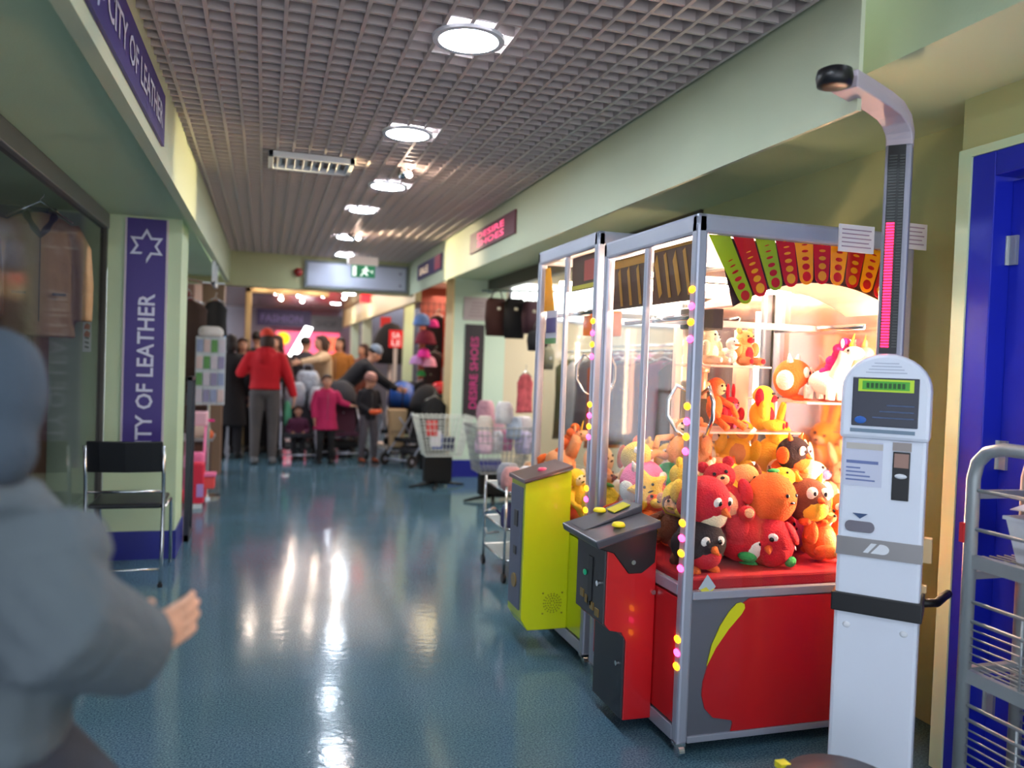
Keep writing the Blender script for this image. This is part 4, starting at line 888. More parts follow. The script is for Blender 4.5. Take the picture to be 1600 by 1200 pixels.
# ================================================================ PEOPLE
def hand(mb, wr, d, nrm, side, s, curl=.35, spread=.10):
    """palm and five fingers; d = pointing direction, nrm = out of the palm's inside, side = +1 when the thumb lies along d x nrm"""
    wr, d, nrm = Vector(wr), Vector(d).normalized(), Vector(nrm).normalized(); nrm = (nrm-d*nrm.dot(d)).normalized(); t = d.cross(nrm)*side
    Xm = Matrix((( t.x, nrm.x, d.x, 0), (t.y, nrm.y, d.y, 0), (t.z, nrm.z, d.z, 0), (0, 0, 0, 1)))
    pc = wr+d*.050*s
    mb.ell((0, 0, 0), (.038*s, .015*s, .050*s), 14, 10, Matrix.Translation(pc) @ Xm)
    mb.tube([wr-d*.03*s, wr+d*.03*s], [.026*s, .027*s], 12)
    for i, (o, L) in enumerate(((.030, .072), (.010, .080), (-.010, .074), (-.029, .058))):
        p = wr+d*.080*s+t*o*s; dd = (d+t*(o*spread*30)*.12).normalized(); pts = [p-dd*.015*s]
        for j, f in enumerate((.45, .30, .25)):
            a = curl*(.5+.6*j)
            dd = (dd*math.cos(a)+nrm*math.sin(a)).normalized(); p = p+dd*L*f*s; pts.append(p)
        mb.tube(pts, [.0098*s, .0092*s, .0084*s, .0068*s], 8)
    p = wr+d*.022*s+t*.026*s; dd = (d*.65+t*.75+nrm*.25).normalized(); pts = [p]
    for f in (.030, .026): p = p+dd*f*s; pts.append(p); dd = (dd+d*.35).normalized()
    mb.tube(pts, [.0125*s, .011*s, .0085*s], 8)

def person(label, loc, rz, h, top, legs_c, hair, name='person', lean=0, arms=None, headrot=(0, 0), hem=.88, sleeve=.062, hood=False, skirt=0, vox=.016, hat=None, hairlen='short', feet=None, shoe=None, sit=False, hands=((0, 0, -1), (0, 0, -1)), palms=None, curl=.35, head_s=1.0, skin=None, bulk=1.0, long_skirt=None):
    t = T(name, label, 'person', loc, rz if rz else 1e-6)
    s = h/1.70; sk = skin or SKIN
    RX = Matrix.Translation((0, 0, .95)) @ Matrix.Rotation(lean, 4, 'X') @ Matrix.Translation((0, 0, -.95))
    drop = Vector((0, 0, 0))
    if sit: drop = Vector((0, 0, -.42))
    U = lambda p: RX @ Vector(p)+drop
    SC = Matrix.Scale(s, 4)
    sh = [U((-.175, 0, 1.385)), U((.175, 0, 1.385))]
    arms = arms or [((-.235, .02, 1.11), (-.25, -.06, .86)), ((.235, .02, 1.11), (.25, -.06, .86))]
    hip = [Vector((-.09, 0, .92))+drop, Vector((.09, 0, .92))+drop]
    if sit: leg = [(Vector((sx*.11, -.42, .50)), Vector((sx*.11, -.46, .09))) for sx in (-1, 1)]
    else:
        feet = feet or [(-.11, 0), (.11, .0)]
        leg = [(Vector((sx*.5*.09+f[0]*.55, f[1]*.5-.03, .49)), Vector((f[0], f[1]+.01, .085))) for sx, f in zip((-1, 1), feet)]
    def fin(mb): mb.v = [tuple(SC @ Vector(v)) for v in mb.v]; return mb
    def torso(b, k, z0=.90, flare=1.0, top_=1.44):
        prof = [(.86, .165, .115), (.95, .165, .115), (1.05, .150, .105), (1.18, .158, .112), (1.30, .175, .118), (1.38, .165, .10), (1.43, .10, .075), (1.46, .062, .06)]
        rg = []; zs = [(z, a, c) for z, a, c in prof if z >= z0-.001 and z <= top_+.03]
        if z0 < .86:
            n_ = int((.86-z0)/.07)+1
            zs = [(z0+(.86-z0)*i/n_, .165*(1+(flare-1)*(1-i/n_)), .115*(1+(flare-1)*(1-i/n_))) for i in range(n_)]+zs
        for z, a, c in zs: rg.append([U((a*k*math.cos(q_), c*k*math.sin(q_)+.005, z)) for q_ in [2*math.pi*i/20 for i in range(20)]])
        b.rings(rg)
    # body: one mesh
    b = MB(); torso(b, .86)
    for i in (0, 1):
        b.tube([hip[i], leg[i][0], leg[i][1]], [.078, .052, .036], 10)
        b.tube([sh[i], arms[i][0], arms[i][1]], [.045, .036, .025], 10)
    core = remesh(b, .020, 1)
    hb = MB()
    HC = Vector((0, -.005, 1.50)); HR = RX @ Matrix.Translation(HC) @ Matrix.Rotation(-lean*.6, 4, 'X') @ Matrix.Rotation(headrot[0], 4, 'Z') @ Matrix.Rotation(headrot[1], 4, 'X') @ Matrix.Scale(head_s, 4) @ Matrix.Translation(-HC)
    HR = Matrix.Translation(drop) @ HR
    hb.ell((0, .012, 1.600), (.074, .092, .088), 20, 14, HR).ell((0, -.022, 1.548), (.058, .066, .070), 18, 12, HR).ell((0, -.052, 1.505), (.028, .026, .020), 12, 8, HR)
    hb.ell((0, -.094, 1.568), (.012, .018, .014), 12, 8, HR).ell((0, -.086, 1.590), (.009, .012, .026), 10, 8, HR).ell((0, -.070, 1.622), (.055, .020, .012), 12, 8, HR)
    for sx in (-1, 1): hb.ell((sx*.074, .008, 1.575), (.010, .019, .030), 12, 8, HR).ell((sx*.036, -.064, 1.560), (.020, .018, .018), 10, 8, HR)
    hb.tube([HR @ Vector((0, .018, 1.56)), HR @ Vector((0, .012, 1.49)), U((0, .01, 1.40))], [.052, .050, .058], 14)
    hd_ = remesh(hb, .0075 if vox < .02 else .010, 3, .5)
    hn = MB()
    palms = palms or [(1, 0, 0), (-1, 0, 0)]
    for i in (0, 1): hand(hn, arms[i][1], hands[i], palms[i], (1 if i == 0 else -1), 1.0, curl)
    hn = remesh(hn, .0048 if h > 1.3 or vox < .012 else .006, 1)
    core.add(hd_.v, hd_.f).add(hn.v, hn.f)
    body = fin(core).build('body', sk, t, smooth=True, local=True)
    def part(mb, n_, m, pa=t, sm=True, **kw): return fin(mb).build(n_, m, pa, smooth=sm, local=True, **kw)
    for sx in (-1, 1):
        e = part(MB().ell((sx*.030, -.0735, 1.598), (.0135, .010, .008), 12, 8, HR), 'eye', M('eye_white', (230, 226, 220), .2), body)
        part(MB().ell((sx*.030, -.0815, 1.598), (.006, .004, .006), 10, 6, HR), 'iris', M('iris_dark', (40, 28, 22), .2), e)
        part(MB().ell((sx*.030, -.085, 1.617), (.017, .006, .004), 10, 6, HR), 'eyebrow', M('brow_dark', (52, 36, 28), .8), body)
    part(MB().ell((0, -.0845, 1.532), (.022, .009, .006), 12, 8, HR).ell((0, -.083, 1.524), (.018, .009, .005), 12, 8, HR), 'lips', M('lips', (168, 84, 80), .5), body)
    # clothes
    b = MB(); torso(b, 1.14*bulk, hem, 1+skirt)
    for i in (0, 1):
        w_ = Vector(arms[i][1]); e_ = Vector(arms[i][0]); b.tube([sh[i]+Vector((0, 0, -.005)), sh[i].lerp(e_, .5), e_, w_+(e_-w_)*.02], [sleeve*1.12*bulk, sleeve*1.1*bulk, sleeve*bulk, sleeve*.78*bulk], 14)
        b.ell(sh[i]+Vector((0, 0, -.012)), (.070*bulk, .066*bulk, .060), 14, 10)
    if hood:
        rgp = [U((math.sin(a)*.095, .03+math.cos(a)*.085, 1.425+.03*math.cos(a))) for a in [2*math.pi*i/16 for i in range(16)]]
        b.tube(rgp, [.040 if math.cos(2*math.pi*i/16) > -.3 else .025 for i in range(16)], 10, closed=True).ell(U((0, .12, 1.36)), (.10, .055, .10), 14, 10)
    ck = part(remesh(b, vox, 3, .5), 'coat', top)
    ck['label'] = 'coat'
    if not sit:
        part(MB().tube([U((0, -.14*bulk, 1.38)), U((0, -.142*bulk, 1.15)), U((0, -.14*bulk, max(hem, .86)))], .0035, 6), 'zip', M('zip_grey', (120, 120, 124), .4, .5), ck)
    if legs_c:
        b = MB(); b.ell(Vector((0, 0, .92))+drop, (.165, .118, .10), 18, 10)
        for i in (0, 1):
            k_, a_ = leg[i]; b.tube([hip[i]+Vector((0, 0, .02)), hip[i].lerp(k_, .5), k_, k_.lerp(a_, .5), a_], [.100, .092, .072, .064, .055], 14)
        part(remesh(b, vox, 2, .5), 'trousers', legs_c)
    if long_skirt:
        rg = []
        for z, a, c in ((1.12, .17, .12), (1.02, .24, .18), (.92, .31, .25), (.80, .35, .29), (.6, .36, .30), (.3, .38, .32), (.12, .39, .33)):
            rg.append([(a*math.cos(q_)*(1+.05*math.sin(9*q_)*(1.12-z)), c*math.sin(q_)*(1+.07*math.sin(9*q_)*(1.12-z)), z) for q_ in [2*math.pi*i/48 for i in range(48)]])
        part(MB().rings(rg), 'skirt', long_skirt)
    shm = shoe or M('shoe_black', (22, 20, 22), .5)
    for i in (0, 1):
        a_ = leg[i][1]; b = MB().ell((a_.x, a_.y-.07, .042), (.047, .125, .040), 16, 10).ell((a_.x, a_.y+.0, .075), (.045, .055, .060), 14, 8)
        b.v = [(x, y, max(z, .004)) for x, y, z in b.v]
        so = part(b, 'shoe', shm)
        part(MB().box(a_.x-.042, a_.x+.042, a_.y-.18, a_.y+.045, .0, .016), 'sole', M('sole_dark', (16, 16, 16), .7), so, sm=False, bevel=.006)
    # hair and hats
    if hair:
        b = MB()
        b.ell((0, .024, 1.622), (.083, .092, .084), 18, 12, HR)
        if hairlen in ('long', 'bob'):
            b.ell((0, .060, 1.545), (.082, .056, .10), 16, 12, HR)
            for sx in (-1, 1): b.ell((sx*.070, .02, 1.55), (.022, .045, .085), 12, 8, HR)
            if hairlen == 'long': b.ell((0, .085, 1.44), (.085, .035, .11), 16, 10, HR)
        if hairlen == 'bun': b.ell((0, .115, 1.66), (.04, .04, .04), 12, 8, HR).ell((0, .05, 1.57), (.078, .05, .06), 12, 8, HR)
        b.ell((.015, -.045, 1.668), (.055, .040, .022), 12, 8, HR)
        part(remesh(b, .010, 2), 'hair', hair)
    if hat:
        b = MB().ell((0, .015, 1.645), (.088, .100, .088), 20, 12, HR)
        if hood and not hair:      # a raised hood
            b.ell((0, .045, 1.60), (.105, .095, .120), 20, 14, HR).ell((0, .05, 1.50), (.10, .085, .09), 16, 10, HR); b = remesh(b, .012, 4, .6)
        hh = part(b, 'hat', hat[0])
        if len(hat) > 1:
            for zz in ((1.60, 1.0), (1.635, 1.02), (1.67, .96), (1.70, .80)):
                part(MB().tube([HR @ Vector((math.cos(q_)*.089*zz[1], .015+math.sin(q_)*.101*zz[1], zz[0])) for q_ in [2*math.pi*i/24 for i in range(24)]], .010, 6, closed=True), 'hat_stripe', hat[1], hh)
    return t

cloth = lambda n, c, bs=140: M(n, c, .85, bump=.25, bscale=bs, var=.12, vscale=9)
HB, HD, HG = M('hair_brown', (60, 36, 26), .6, bump=.5, bscale=90), M('hair_dark', (26, 18, 18), .55, bump=.5, bscale=90), M('hair_grey', (120, 130, 146), .6, bump=.5, bscale=90)
JEAN = cloth('grey_trousers', (84, 78, 78)); DKT = cloth('dark_trousers', (30, 28, 34)); BLKC = cloth('black_cloth', (24, 22, 26))
# passer-by close to the camera, left
person('person in a grey-blue hooded coat walking past close by on the left, hand held out', (-.395, 1.24, 0), R(128), 1.42, M('coat_greyblue', (84, 93, 100), .8, bump=.6, bscale=16, var=.12, vscale=7), cloth('navy_trousers', (40, 44, 56)), None,
       arms=[((-.25, -.03, 1.28), (-.16, -.22, 1.16)), ((.24, .04, 1.14), (.25, -.18, 1.13))], hands=((.1, -1, .25), (.15, -1, .42)), palms=[(1, 0, 0), (-.9, 0, -.3)], hem=1.0, skirt=0, long_skirt=cloth('slate_skirt', (46, 52, 66)), lean=.08, headrot=(.9, .2), head_s=.9, hood=True, vox=.010, sleeve=.078, bulk=1.3, curl=.18,
       hat=(cloth('hood_cloth', (62, 74, 88)),), feet=[(-.12, .10), (.12, -.12)], hairlen='short')
RJ = cloth('red_jacket', (196, 14, 30)); 
person('person seen from behind in a red hooded jacket and grey trousers', (.02, 10.75, 0), R(175), 1.72, RJ, JEAN, HB, arms=[((-.28, .02, 1.12), (-.36, -.02, .86)), ((.30, .03, 1.15), (.24, -.20, 1.18))], hands=((0, 0, -1), (-.3, -1, .3)), hood=True, hairlen='bob', headrot=(.5, 0), hem=.88, shoe=M('shoe_grey', (120, 120, 124), .6),
       hat=(M('scarf_coral', (232, 70, 50), .7, bump=.4, bscale=30),), bulk=1.05)
person('person in a long black coat just left of the red jacket', (-.42, 11.3, 0), R(170), 1.66, BLKC, DKT, HD, hem=.45, skirt=.2, hairlen='bob')
person('person with brown hair and a dark brown coat behind the red jacket', (.16, 12.0, 0), R(-40), 1.70, cloth('brown_coat', (74, 50, 44)), DKT, HB, hem=.6, hairlen='long')
person('person in a beige jumper stretching one arm to the left', (.88, 12.45, 0), R(-70), 1.74, cloth('beige_jumper', (206, 176, 142)), JEAN, HB, lean=.12, arms=[((-.24, .02, 1.14), (-.16, -.20, 1.08)), ((.30, -.24, 1.33), (.28, -.50, 1.28))], hands=((.5, -1, 0), (0, -1, -.1)), hem=.90, hairlen='bob')
person('child in a magenta coat and black leggings facing the camera', (.80, 10.8, 0), R(6), 1.15, cloth('magenta_coat', (186, 32, 88)), BLKC, HB, hem=.66, skirt=.22, arms=[((-.25, .0, 1.14), (-.23, -.04, .88)), ((.28, .0, 1.20), (.46, -.03, 1.14))], hands=((0, 0, -1), (1, 0, 0)), palms=[(1, 0, 0), (0, 0, -1)], hood=True, head_s=1.22, hairlen='bun', bulk=1.08)
person('child in a striped pink hat, black jacket and grey trousers', (1.37, 10.93, 0), R(22), 1.17, cloth('child_black_jacket', (28, 26, 34)), cloth('child_grey_trousers', (92, 84, 92)), None, head_s=1.24, hat=(cloth('hat_pink', (236, 180, 166)), M('hat_stripe', (110, 60, 60), .8)), headrot=(.3, .35), feet=[(-.13, .02), (.12, -.06)],
       arms=[((-.24, -.02, 1.12), (-.10, -.22, 1.02)), ((.24, -.02, 1.12), (.14, -.24, 1.02))], hands=((.6, -1, 0), (-.3, -1, 0)), hem=.84, shoe=M('shoe_orange', (150, 70, 40), .5))
tag(MB().tube([(1.36, 10.66, .70), (1.42, 10.62, .70), (1.50, 10.6, .72)], [.028, .036, .024], 12).build('toy_figure', M('toy_orange', (226, 90, 40), .5), smooth=True), 'small orange toy held by the child in the striped hat', 'toy')
person('person with a grey knitted cap and black jacket bending over a pushchair', (1.16, 12.15, 0), R(84), 1.76, cloth('charcoal_jacket', (30, 32, 40)), cloth('pale_jeans', (110, 128, 158)), HD, lean=.75, arms=[((-.24, -.52, 1.07), (-.18, -.74, .93)), ((.24, -.50, 1.05), (.18, -.70, .90))], hands=((0, -1, -.2), (0, -1, -.3)), headrot=(.2, .2),
       hat=(cloth('cap_greyblue', (126, 144, 168)),), hem=.84)
person('person in a mustard brown coat behind the bending person', (1.16, 13.2, 0), R(-30), 1.74, cloth('mustard_coat', (170, 108, 44)), DKT, HD, hem=.6, hairlen='bob')
person('person in a dark grey coat in the middle of the far crowd', (.62, 13.0, 0), R(150), 1.72, cloth('grey_coat', (62, 60, 70)), DKT, HD, hem=.55, hairlen='short')
person('person in a pinkish brown coat in the far crowd, behind the coral headscarf', (.05, 13.3, 0), R(20), 1.66, cloth('rose_coat', (150, 96, 88)), DKT, HB, hem=.6, hairlen='long')
person('person in a dark jacket with pale scarf at the left edge of the far crowd', (-.30, 12.2, 0), R(10), 1.64, cloth('plum_coat', (58, 40, 46)), DKT, HB, hem=.75, hairlen='bob', hood=True)
person('person in a navy coat farthest away in the hall', (1.05, 14.6, 0), R(0), 1.72, cloth('navy_coat', (44, 52, 80)), DKT, HD, hem=.6)
person('person in a dark green coat in the far crowd, over the red jacket\'s shoulder', (-.10, 12.75, 0), R(160), 1.76, cloth('bottle_coat', (44, 56, 50)), DKT, HD, hem=.6)
person('person in a rust coloured coat standing by the red sale sign', (1.62, 13.9, 0), R(-60), 1.66, cloth('rust_coat', (130, 66, 48)), DKT, HB, hem=.6, hairlen='long')
# seated child
person('small child in a plum coat seated in the dark pushchair', (.47, 11.42, .0), R(0), .92, cloth('plum_child', (86, 34, 66)), DKT, HB, sit=True, head_s=1.25, hem=.86, arms=[((-.25, -.02, .70), (-.14, -.2, .64)), ((.25, -.02, .70), (.14, -.2, .64))], hands=((.2, -1, 0), (-.2, -1, 0)))

# ================================================================ PUSHCHAIRS
def pushchair(label, loc, rz, fab, hoodm, hooda=1):
    t = T('pushchair', label, 'pushchair', loc, rz if rz else 1e-6)
    def B(mb, n_, m, pa=t, sm=True, **kw): return mb.build(n_, m, pa, smooth=sm, local=True, **kw)
    b = MB()
    for sx in (-.23, .23):
        b.tube([(sx, -.40, .09), (sx, -.05, .45), (sx, .32, .88), (sx, .44, 1.02)], .012, 10).tube([(sx, .38, .09), (sx, .02, .48), (sx, -.12, .62)], .011, 10)
    b.cyl((-.23, -.40, .09), (.23, -.40, .09), .010).cyl((-.23, .38, .09), (.23, .38, .09), .010)
    B(b, 'frame', ALU)
    B(MB().tube([(-.23, .44, 1.02), (-.20, .47, 1.05), (.20, .47, 1.05), (.23, .44, 1.02)], .016, 10), 'handle', BLACK)
    B(MB().add([(-.20, -.26, .37), (.20, -.26, .37), (.20, .06, .33), (-.20, .06, .33), (-.20, -.26, .31), (.20, -.26, .31), (.20, .06, .28), (-.20, .06, .28), (-.21, .22, .86), (.21, .22, .86), (-.21, .26, .86), (.21, .26, .86), (-.2, .11, .30), (.2, .11, .30)],
        [(0, 1, 2, 3), (4, 7, 6, 5), (0, 4, 5, 1), (0, 3, 7, 4), (1, 5, 6, 2), (3, 2, 9, 8), (8, 9, 11, 10), (10, 11, 13, 12), (12, 13, 6, 7), (2, 6, 13, 11, 9), (3, 8, 10, 12, 7)]), 'seat', fab, sm=False, bevel=.008)
    if hooda:
        rg = []
        for i in range(7):
            a = R(200-i*20); rg.append([Vector((math.cos(q_)*.22, .16-math.cos(a)*.02+math.sin(q_)*.26*math.cos(a), .70+math.sin(q_)*.26*abs(math.sin(a))+.02*i)) for q_ in [math.pi*k/10 for k in range(11)]])
        b = MB(); n_ = 11
        for r_ in rg: b.v += [tuple(p) for p in r_]
        for i in range(6):
            for k_ in range(10): b.f.append((i*n_+k_, i*n_+k_+1, (i+1)*n_+k_+1, (i+1)*n_+k_))
        o = B(b, 'canopy', hoodm); sd = o.modifiers.new('solid', 'SOLIDIFY'); sd.thickness = .012
    B(MB().box(-.19, .19, -.16, .26, .13, .24), 'basket', BLACK, sm=False, bevel=.03)
    for x in (-.23, .23):
        for y in (-.40, .38):
            w_ = MB()
            w_.tube([(x+(.012 if k_ else -.012), y, .085) for k_ in (0, 1)], .084, 20)
            wo = B(w_, 'wheel', M('tyre', (26, 24, 24), .7), sm=False)
            B(MB().cyl((x-.016, y, .085), (x+.016, y, .085), .03), 'hub', ALU, wo, sm=False)
    return t
pushchair('dark grey pushchair with a seated child, beside the red jacket', (.47, 11.35, 0), 0, cloth('pram_dark', (46, 46, 54)), cloth('pram_dark', (46, 46, 54)), 0)
pushchair('black pushchair with a bright blue canopy under the bending person', (1.96, 12.0, 0), R(-25), BLKC, M('canopy_blue', (30, 86, 176), .35))
pushchair('pushchair with purple-brown seat beside the child in the striped hat', (1.10, 11.55, 0), R(10), cloth('pram_plum', (80, 40, 62)), cloth('pram_dark', (46, 46, 54)))
pushchair('empty black pushchair behind the child in the magenta coat', (.86, 11.75, 0), R(15), BLKC, BLKC)
def bag(label, loc, m, w_, d_, h_, rz=0, name='shopping_bag', cat='bag', handle=True, group=None):
    t = T(name, label, cat, loc, rz if rz else 1e-6, group)
    rg = []
    for z, k_ in ((0, .80), (.02*h_, .95), (.35*h_, 1.05), (.7*h_, .98), (.92*h_, .80), (h_, .62)):
        rg.append([Vector((math.copysign(abs(math.cos(a))**.6, math.cos(a))*w_/2*k_*(1+.04*math.sin(5*a+z*30)), math.copysign(abs(math.sin(a))**.6, math.sin(a))*d_/2*k_*(1+.05*math.cos(4*a+z*20)), z)) for a in [2*math.pi*i/20 for i in range(20)]])
    MB().rings(rg).build('bag_body', m, t, smooth=True, local=True)
    if handle: MB().tube([(-w_*.2, 0, h_*.95), (-w_*.15, 0, h_*1.25), (w_*.15, 0, h_*1.25), (w_*.2, 0, h_*.95)], .008, 8).build('handle', m, t, smooth=True, local=True)
    return t
SILV = M('bag_silver', (168, 176, 190), .3, .3, bump=.8, bscale=25)
pushchair('black pushchair parked in front of the far hat stand', (2.02, 10.72, 0), R(-50), BLKC, BLKC)
bag('green carrier bag hanging on the dark pushchair behind the red jacket', (.33, 11.5, .45), M('bag_green', (90, 180, 140), .5, bump=.6, bscale=25), .10, .16, .34)
bag('silver-grey carrier bag hanging on the dark pushchair, left one', (.42, 11.52, .70), SILV, .28, .16, .34); bag('silver-grey carrier bag hanging on the dark pushchair, right one', (.74, 11.46, .66), M('bag_pale', (190, 196, 206), .3, .2, bump=.8, bscale=25), .26, .16, .32)
bag('silver foil bag hanging highest over the dark pushchair', (.60, 11.75, .86), SILV, .34, .2, .34)
t = T('shopping_caddy', 'beige wheeled shopping bag on a black frame in front of the blue pushchair', 'trolley bag', (1.78, 11.05, 0))
MB().rings([[Vector((1.78+a*k_, 11.05+b_, z)) for a, b_ in ((-1, -.12), (1, -.12), (1, .12), (-1, .12))] for z, k_ in ((.20, .085), (.45, .10), (.72, .13))]).build('bag_body', M('caddy_beige', (190, 158, 120), .8), t, bevel=.012)
box(1.675, 1.885, 10.925, 10.93, .415, .425).box(1.675, 1.885, 10.925, 10.93, .385, .392).build('strap', M('strap_brown', (90, 70, 56), .7), t)
MB().tube([(1.70, 11.18, .1), (1.68, 11.2, .98), (1.72, 11.2, 1.02), (1.84, 11.2, 1.02), (1.88, 11.2, .98), (1.86, 11.18, .1)], .010, 8).cyl((1.66, 11.17, .09), (1.90, 11.17, .09), .008).build('frame', BLACKM, t, smooth=True)
box(1.69, 1.87, 10.93, 11.18, .17, .20).build('base', BLACK, t)
for x in (1.665, 1.895): MB().cyl((x-.012, 11.17, .08), (x+.012, 11.17, .08), .08, n=20).build('wheel', BLACK, t)

# ================================================================ WIRE DUMP BINS
def wire_basket(label, x, y, zb, zt, wt, wb, dt, stand=True, mat=None):
    t = T('wire_basket', label, 'wire basket', (x, y, 0)); mat = mat or M('basket_white', (216, 220, 212), .4)
    def rect(w_, d_, z): return [(x-w_/2, y-d_/2, z), (x+w_/2, y-d_/2, z), (x+w_/2, y+d_/2, z), (x-w_/2, y+d_/2, z)]
    b = MB()
    for i in range(7):
        f = i/6; w_ = wb+(wt-wb)*f; b.tube(rect(w_, dt*(wb+(wt-wb)*f)/wt, zb+(zt-zb)*f), .0075 if i in (0, 6) else .0045, 6, closed=True)
    b.build('rim_wires', mat, t)
    b = MB(); A_ = rect(wb, dt*wb/wt, zb); B_ = rect(wt, dt, zt)
    for s_ in range(4):
        for i in range(11):
            f = i/11; p = Vector(A_[s_]).lerp(Vector(A_[(s_+1) % 4]), f); q_ = Vector(B_[s_]).lerp(Vector(B_[(s_+1) % 4]), f); b.cyl(p, q_+Vector((0, 0, .02)), .0035, n=6)
    for i in range(9):
        f = (i+.5)/9; b.cyl(Vector(A_[0]).lerp(Vector(A_[1]), f), Vector(A_[3]).lerp(Vector(A_[2]), f), .0035, n=6)
    b.build('upright_wires', mat, t)
    if stand:
        box(x-.20, x+.12, y-.05, y+.05, .06, zb).build('stand_post', BLACKM, t, bevel=.01)
        b = MB()
        for dx, dy in ((1, .25), (-1, -.25), (-.3, -1), (.3, 1)): b.tube([(x-.04, y, .05), (x-.04+dx*.22, y+dy*.22, .03), (x-.04+dx*.33, y+dy*.33, .012)], [.022, .016, .011], 8)
        b.build('foot', BLACKM, t, smooth=True)
    return t
wire_basket('white wire basket with packets on a black stand in front of the right pillar', 1.92, 8.75, .36, .79, .62, .40, .42)
for (x, y, z, m, lb) in ((1.78, 8.64, .58, M('packet_red', (220, 70, 70), .5), 'red packet standing in the white wire basket'), (1.83, 8.66, .46, PAPER, 'white packet leaning in the white wire basket'), (2.0, 8.72, .40, M('packet_navy', (50, 54, 84), .6), 'navy packet in the white wire basket'), (1.9, 8.86, .40, M('packet_blue', (60, 84, 170), .6), 'blue packet lying in the white wire basket')):
    tag(box(x-.06, x+.06, y-.02, y+.02, z, z+.17).build('packet', m, bevel=.006), lb, 'packet', 'packets in the white wire basket')
wire_basket('grey wire basket full of bagged soft toys behind the yellow claw machine', 2.32, 7.85, .30, .76, .62, .46, .5, True, M('basket_grey', (168, 170, 172), .4, .5))
bagc = [('pale pink', (238, 204, 222)), ('white', (236, 236, 244)), ('rose', (232, 150, 184)), ('lilac', (212, 202, 236)), ('cream', (238, 226, 214)), ('blush', (226, 180, 190)), ('ice blue', (196, 212, 236)), ('ivory', (232, 226, 230)), ('dusky pink', (206, 152, 166)), ('snow', (244, 242, 246))]
for i, (nm, c) in enumerate(bagc):
    x = 2.12+(i % 4)*.14+.03*(i//4); y = 7.70+(i % 3)*.10; z = .50+.15*(i//4)
    t = bag(nm+' bagged soft toy piled in the grey wire basket', (x, y, z), M('soft_'+nm.replace(' ', '_'), c, .5, bump=.9, bscale=20), .17, .15, .22, i*.7, 'bagged_soft_toy', 'soft toy', False, 'bagged soft toys in the grey wire basket')
# low trolley of toys poking out behind the yellow machine
t = T('chrome_trolley', 'low chrome trolley with a handle poking out left of the yellow claw machine', 'trolley', (1.62, 5.05, 0))
b = MB()
for x in (1.50, 1.86):
    for y in (4.86, 5.36): b.cyl((x, y, .06), (x, y, .62), .009)
for z in (.14, .34, .58):
    b.tube([(1.50, 4.86, z), (1.86, 4.86, z), (1.86, 5.36, z), (1.50, 5.36, z)], .007, 8, closed=True)
b.build('frame', CHROME, t, smooth=True)
MB().tube([(1.52, 5.0, .40), (1.46, 5.0, .46), (1.40, 5.0, .425)], [.010, .013, .015], 10).build('handle', CHROME, t, smooth=True)
MB().tube([(1.50, 5.0, .30), (1.42, 5.0, .29), (1.405, 5.0, .33)], .009, 8).build('handle_bracket', STEEL, t, smooth=True)
for z in (.14, .34, .58): box(1.50, 1.86, 4.86, 5.36, z-.004, z).build('shelf', STEEL, t)
for x in (1.50, 1.86):
    for y in (4.86, 5.36): MB().cyl((x-.01, y, .03), (x+.01, y, .03), .03, n=16).build('wheel', BLACK, t)
for i, (nm, c, x, y, z) in enumerate([('pink and brown', (196, 140, 140), 1.56, 4.95, .58), ('white', (222, 220, 226), 1.68, 4.98, .58), ('grey', (150, 150, 158), 1.60, 5.16, .58), ('tan', (196, 150, 112), 1.78, 5.2, .58), ('navy', (60, 62, 110), 1.57, 4.96, .34), ('ivory', (214, 206, 196), 1.70, 5.1, .34)]):
    bag('%s bagged soft toy on the %s shelf of the chrome trolley' % (nm, 'top' if z > .5 else 'middle'), (x, y, z), M('trolley_toy_%d' % i, c, .6, bump=.9, bscale=20), .13, .13, .15, i, 'bagged_soft_toy', 'soft toy', False, 'bagged soft toys on the chrome trolley')

# ================================================================ HANGING GOODS
def garment(label, x, y, zt, w_, h_, m, rz=0, group=None, name='hanging_garment', cat='garment', d_=.07):
    t = T(name, label, cat, (x, y, zt), rz if rz else 1e-6, group)
    rg = []
    for z, a in ((-.03, .18), (-.06, .62), (-.12, .95), (-.35*h_-.1, .86), (-.7*h_-.1, .93), (-h_, 1.0)):
        rg.append([Vector((a*w_/2*math.cos(q_)*(1+.05*math.sin(6*q_+z*9)), d_/2*(.5+.5*a)*math.sin(q_)*(1+.25*math.sin(5*q_)), z)) for q_ in [2*math.pi*i/22 for i in range(22)]])
    MB().rings(rg).build('cloth', m, t, smooth=True, local=True)
    MB().tube([(-w_*.38, 0, -.06), (0, 0, .0), (w_*.38, 0, -.06)], .006, 6).tube([(0, 0, 0), (0, 0, .03), (.018, 0, .045), (.0, 0, .06)], .003, 6).build('hanger', CHROME, t, smooth=True, local=True)
    return t
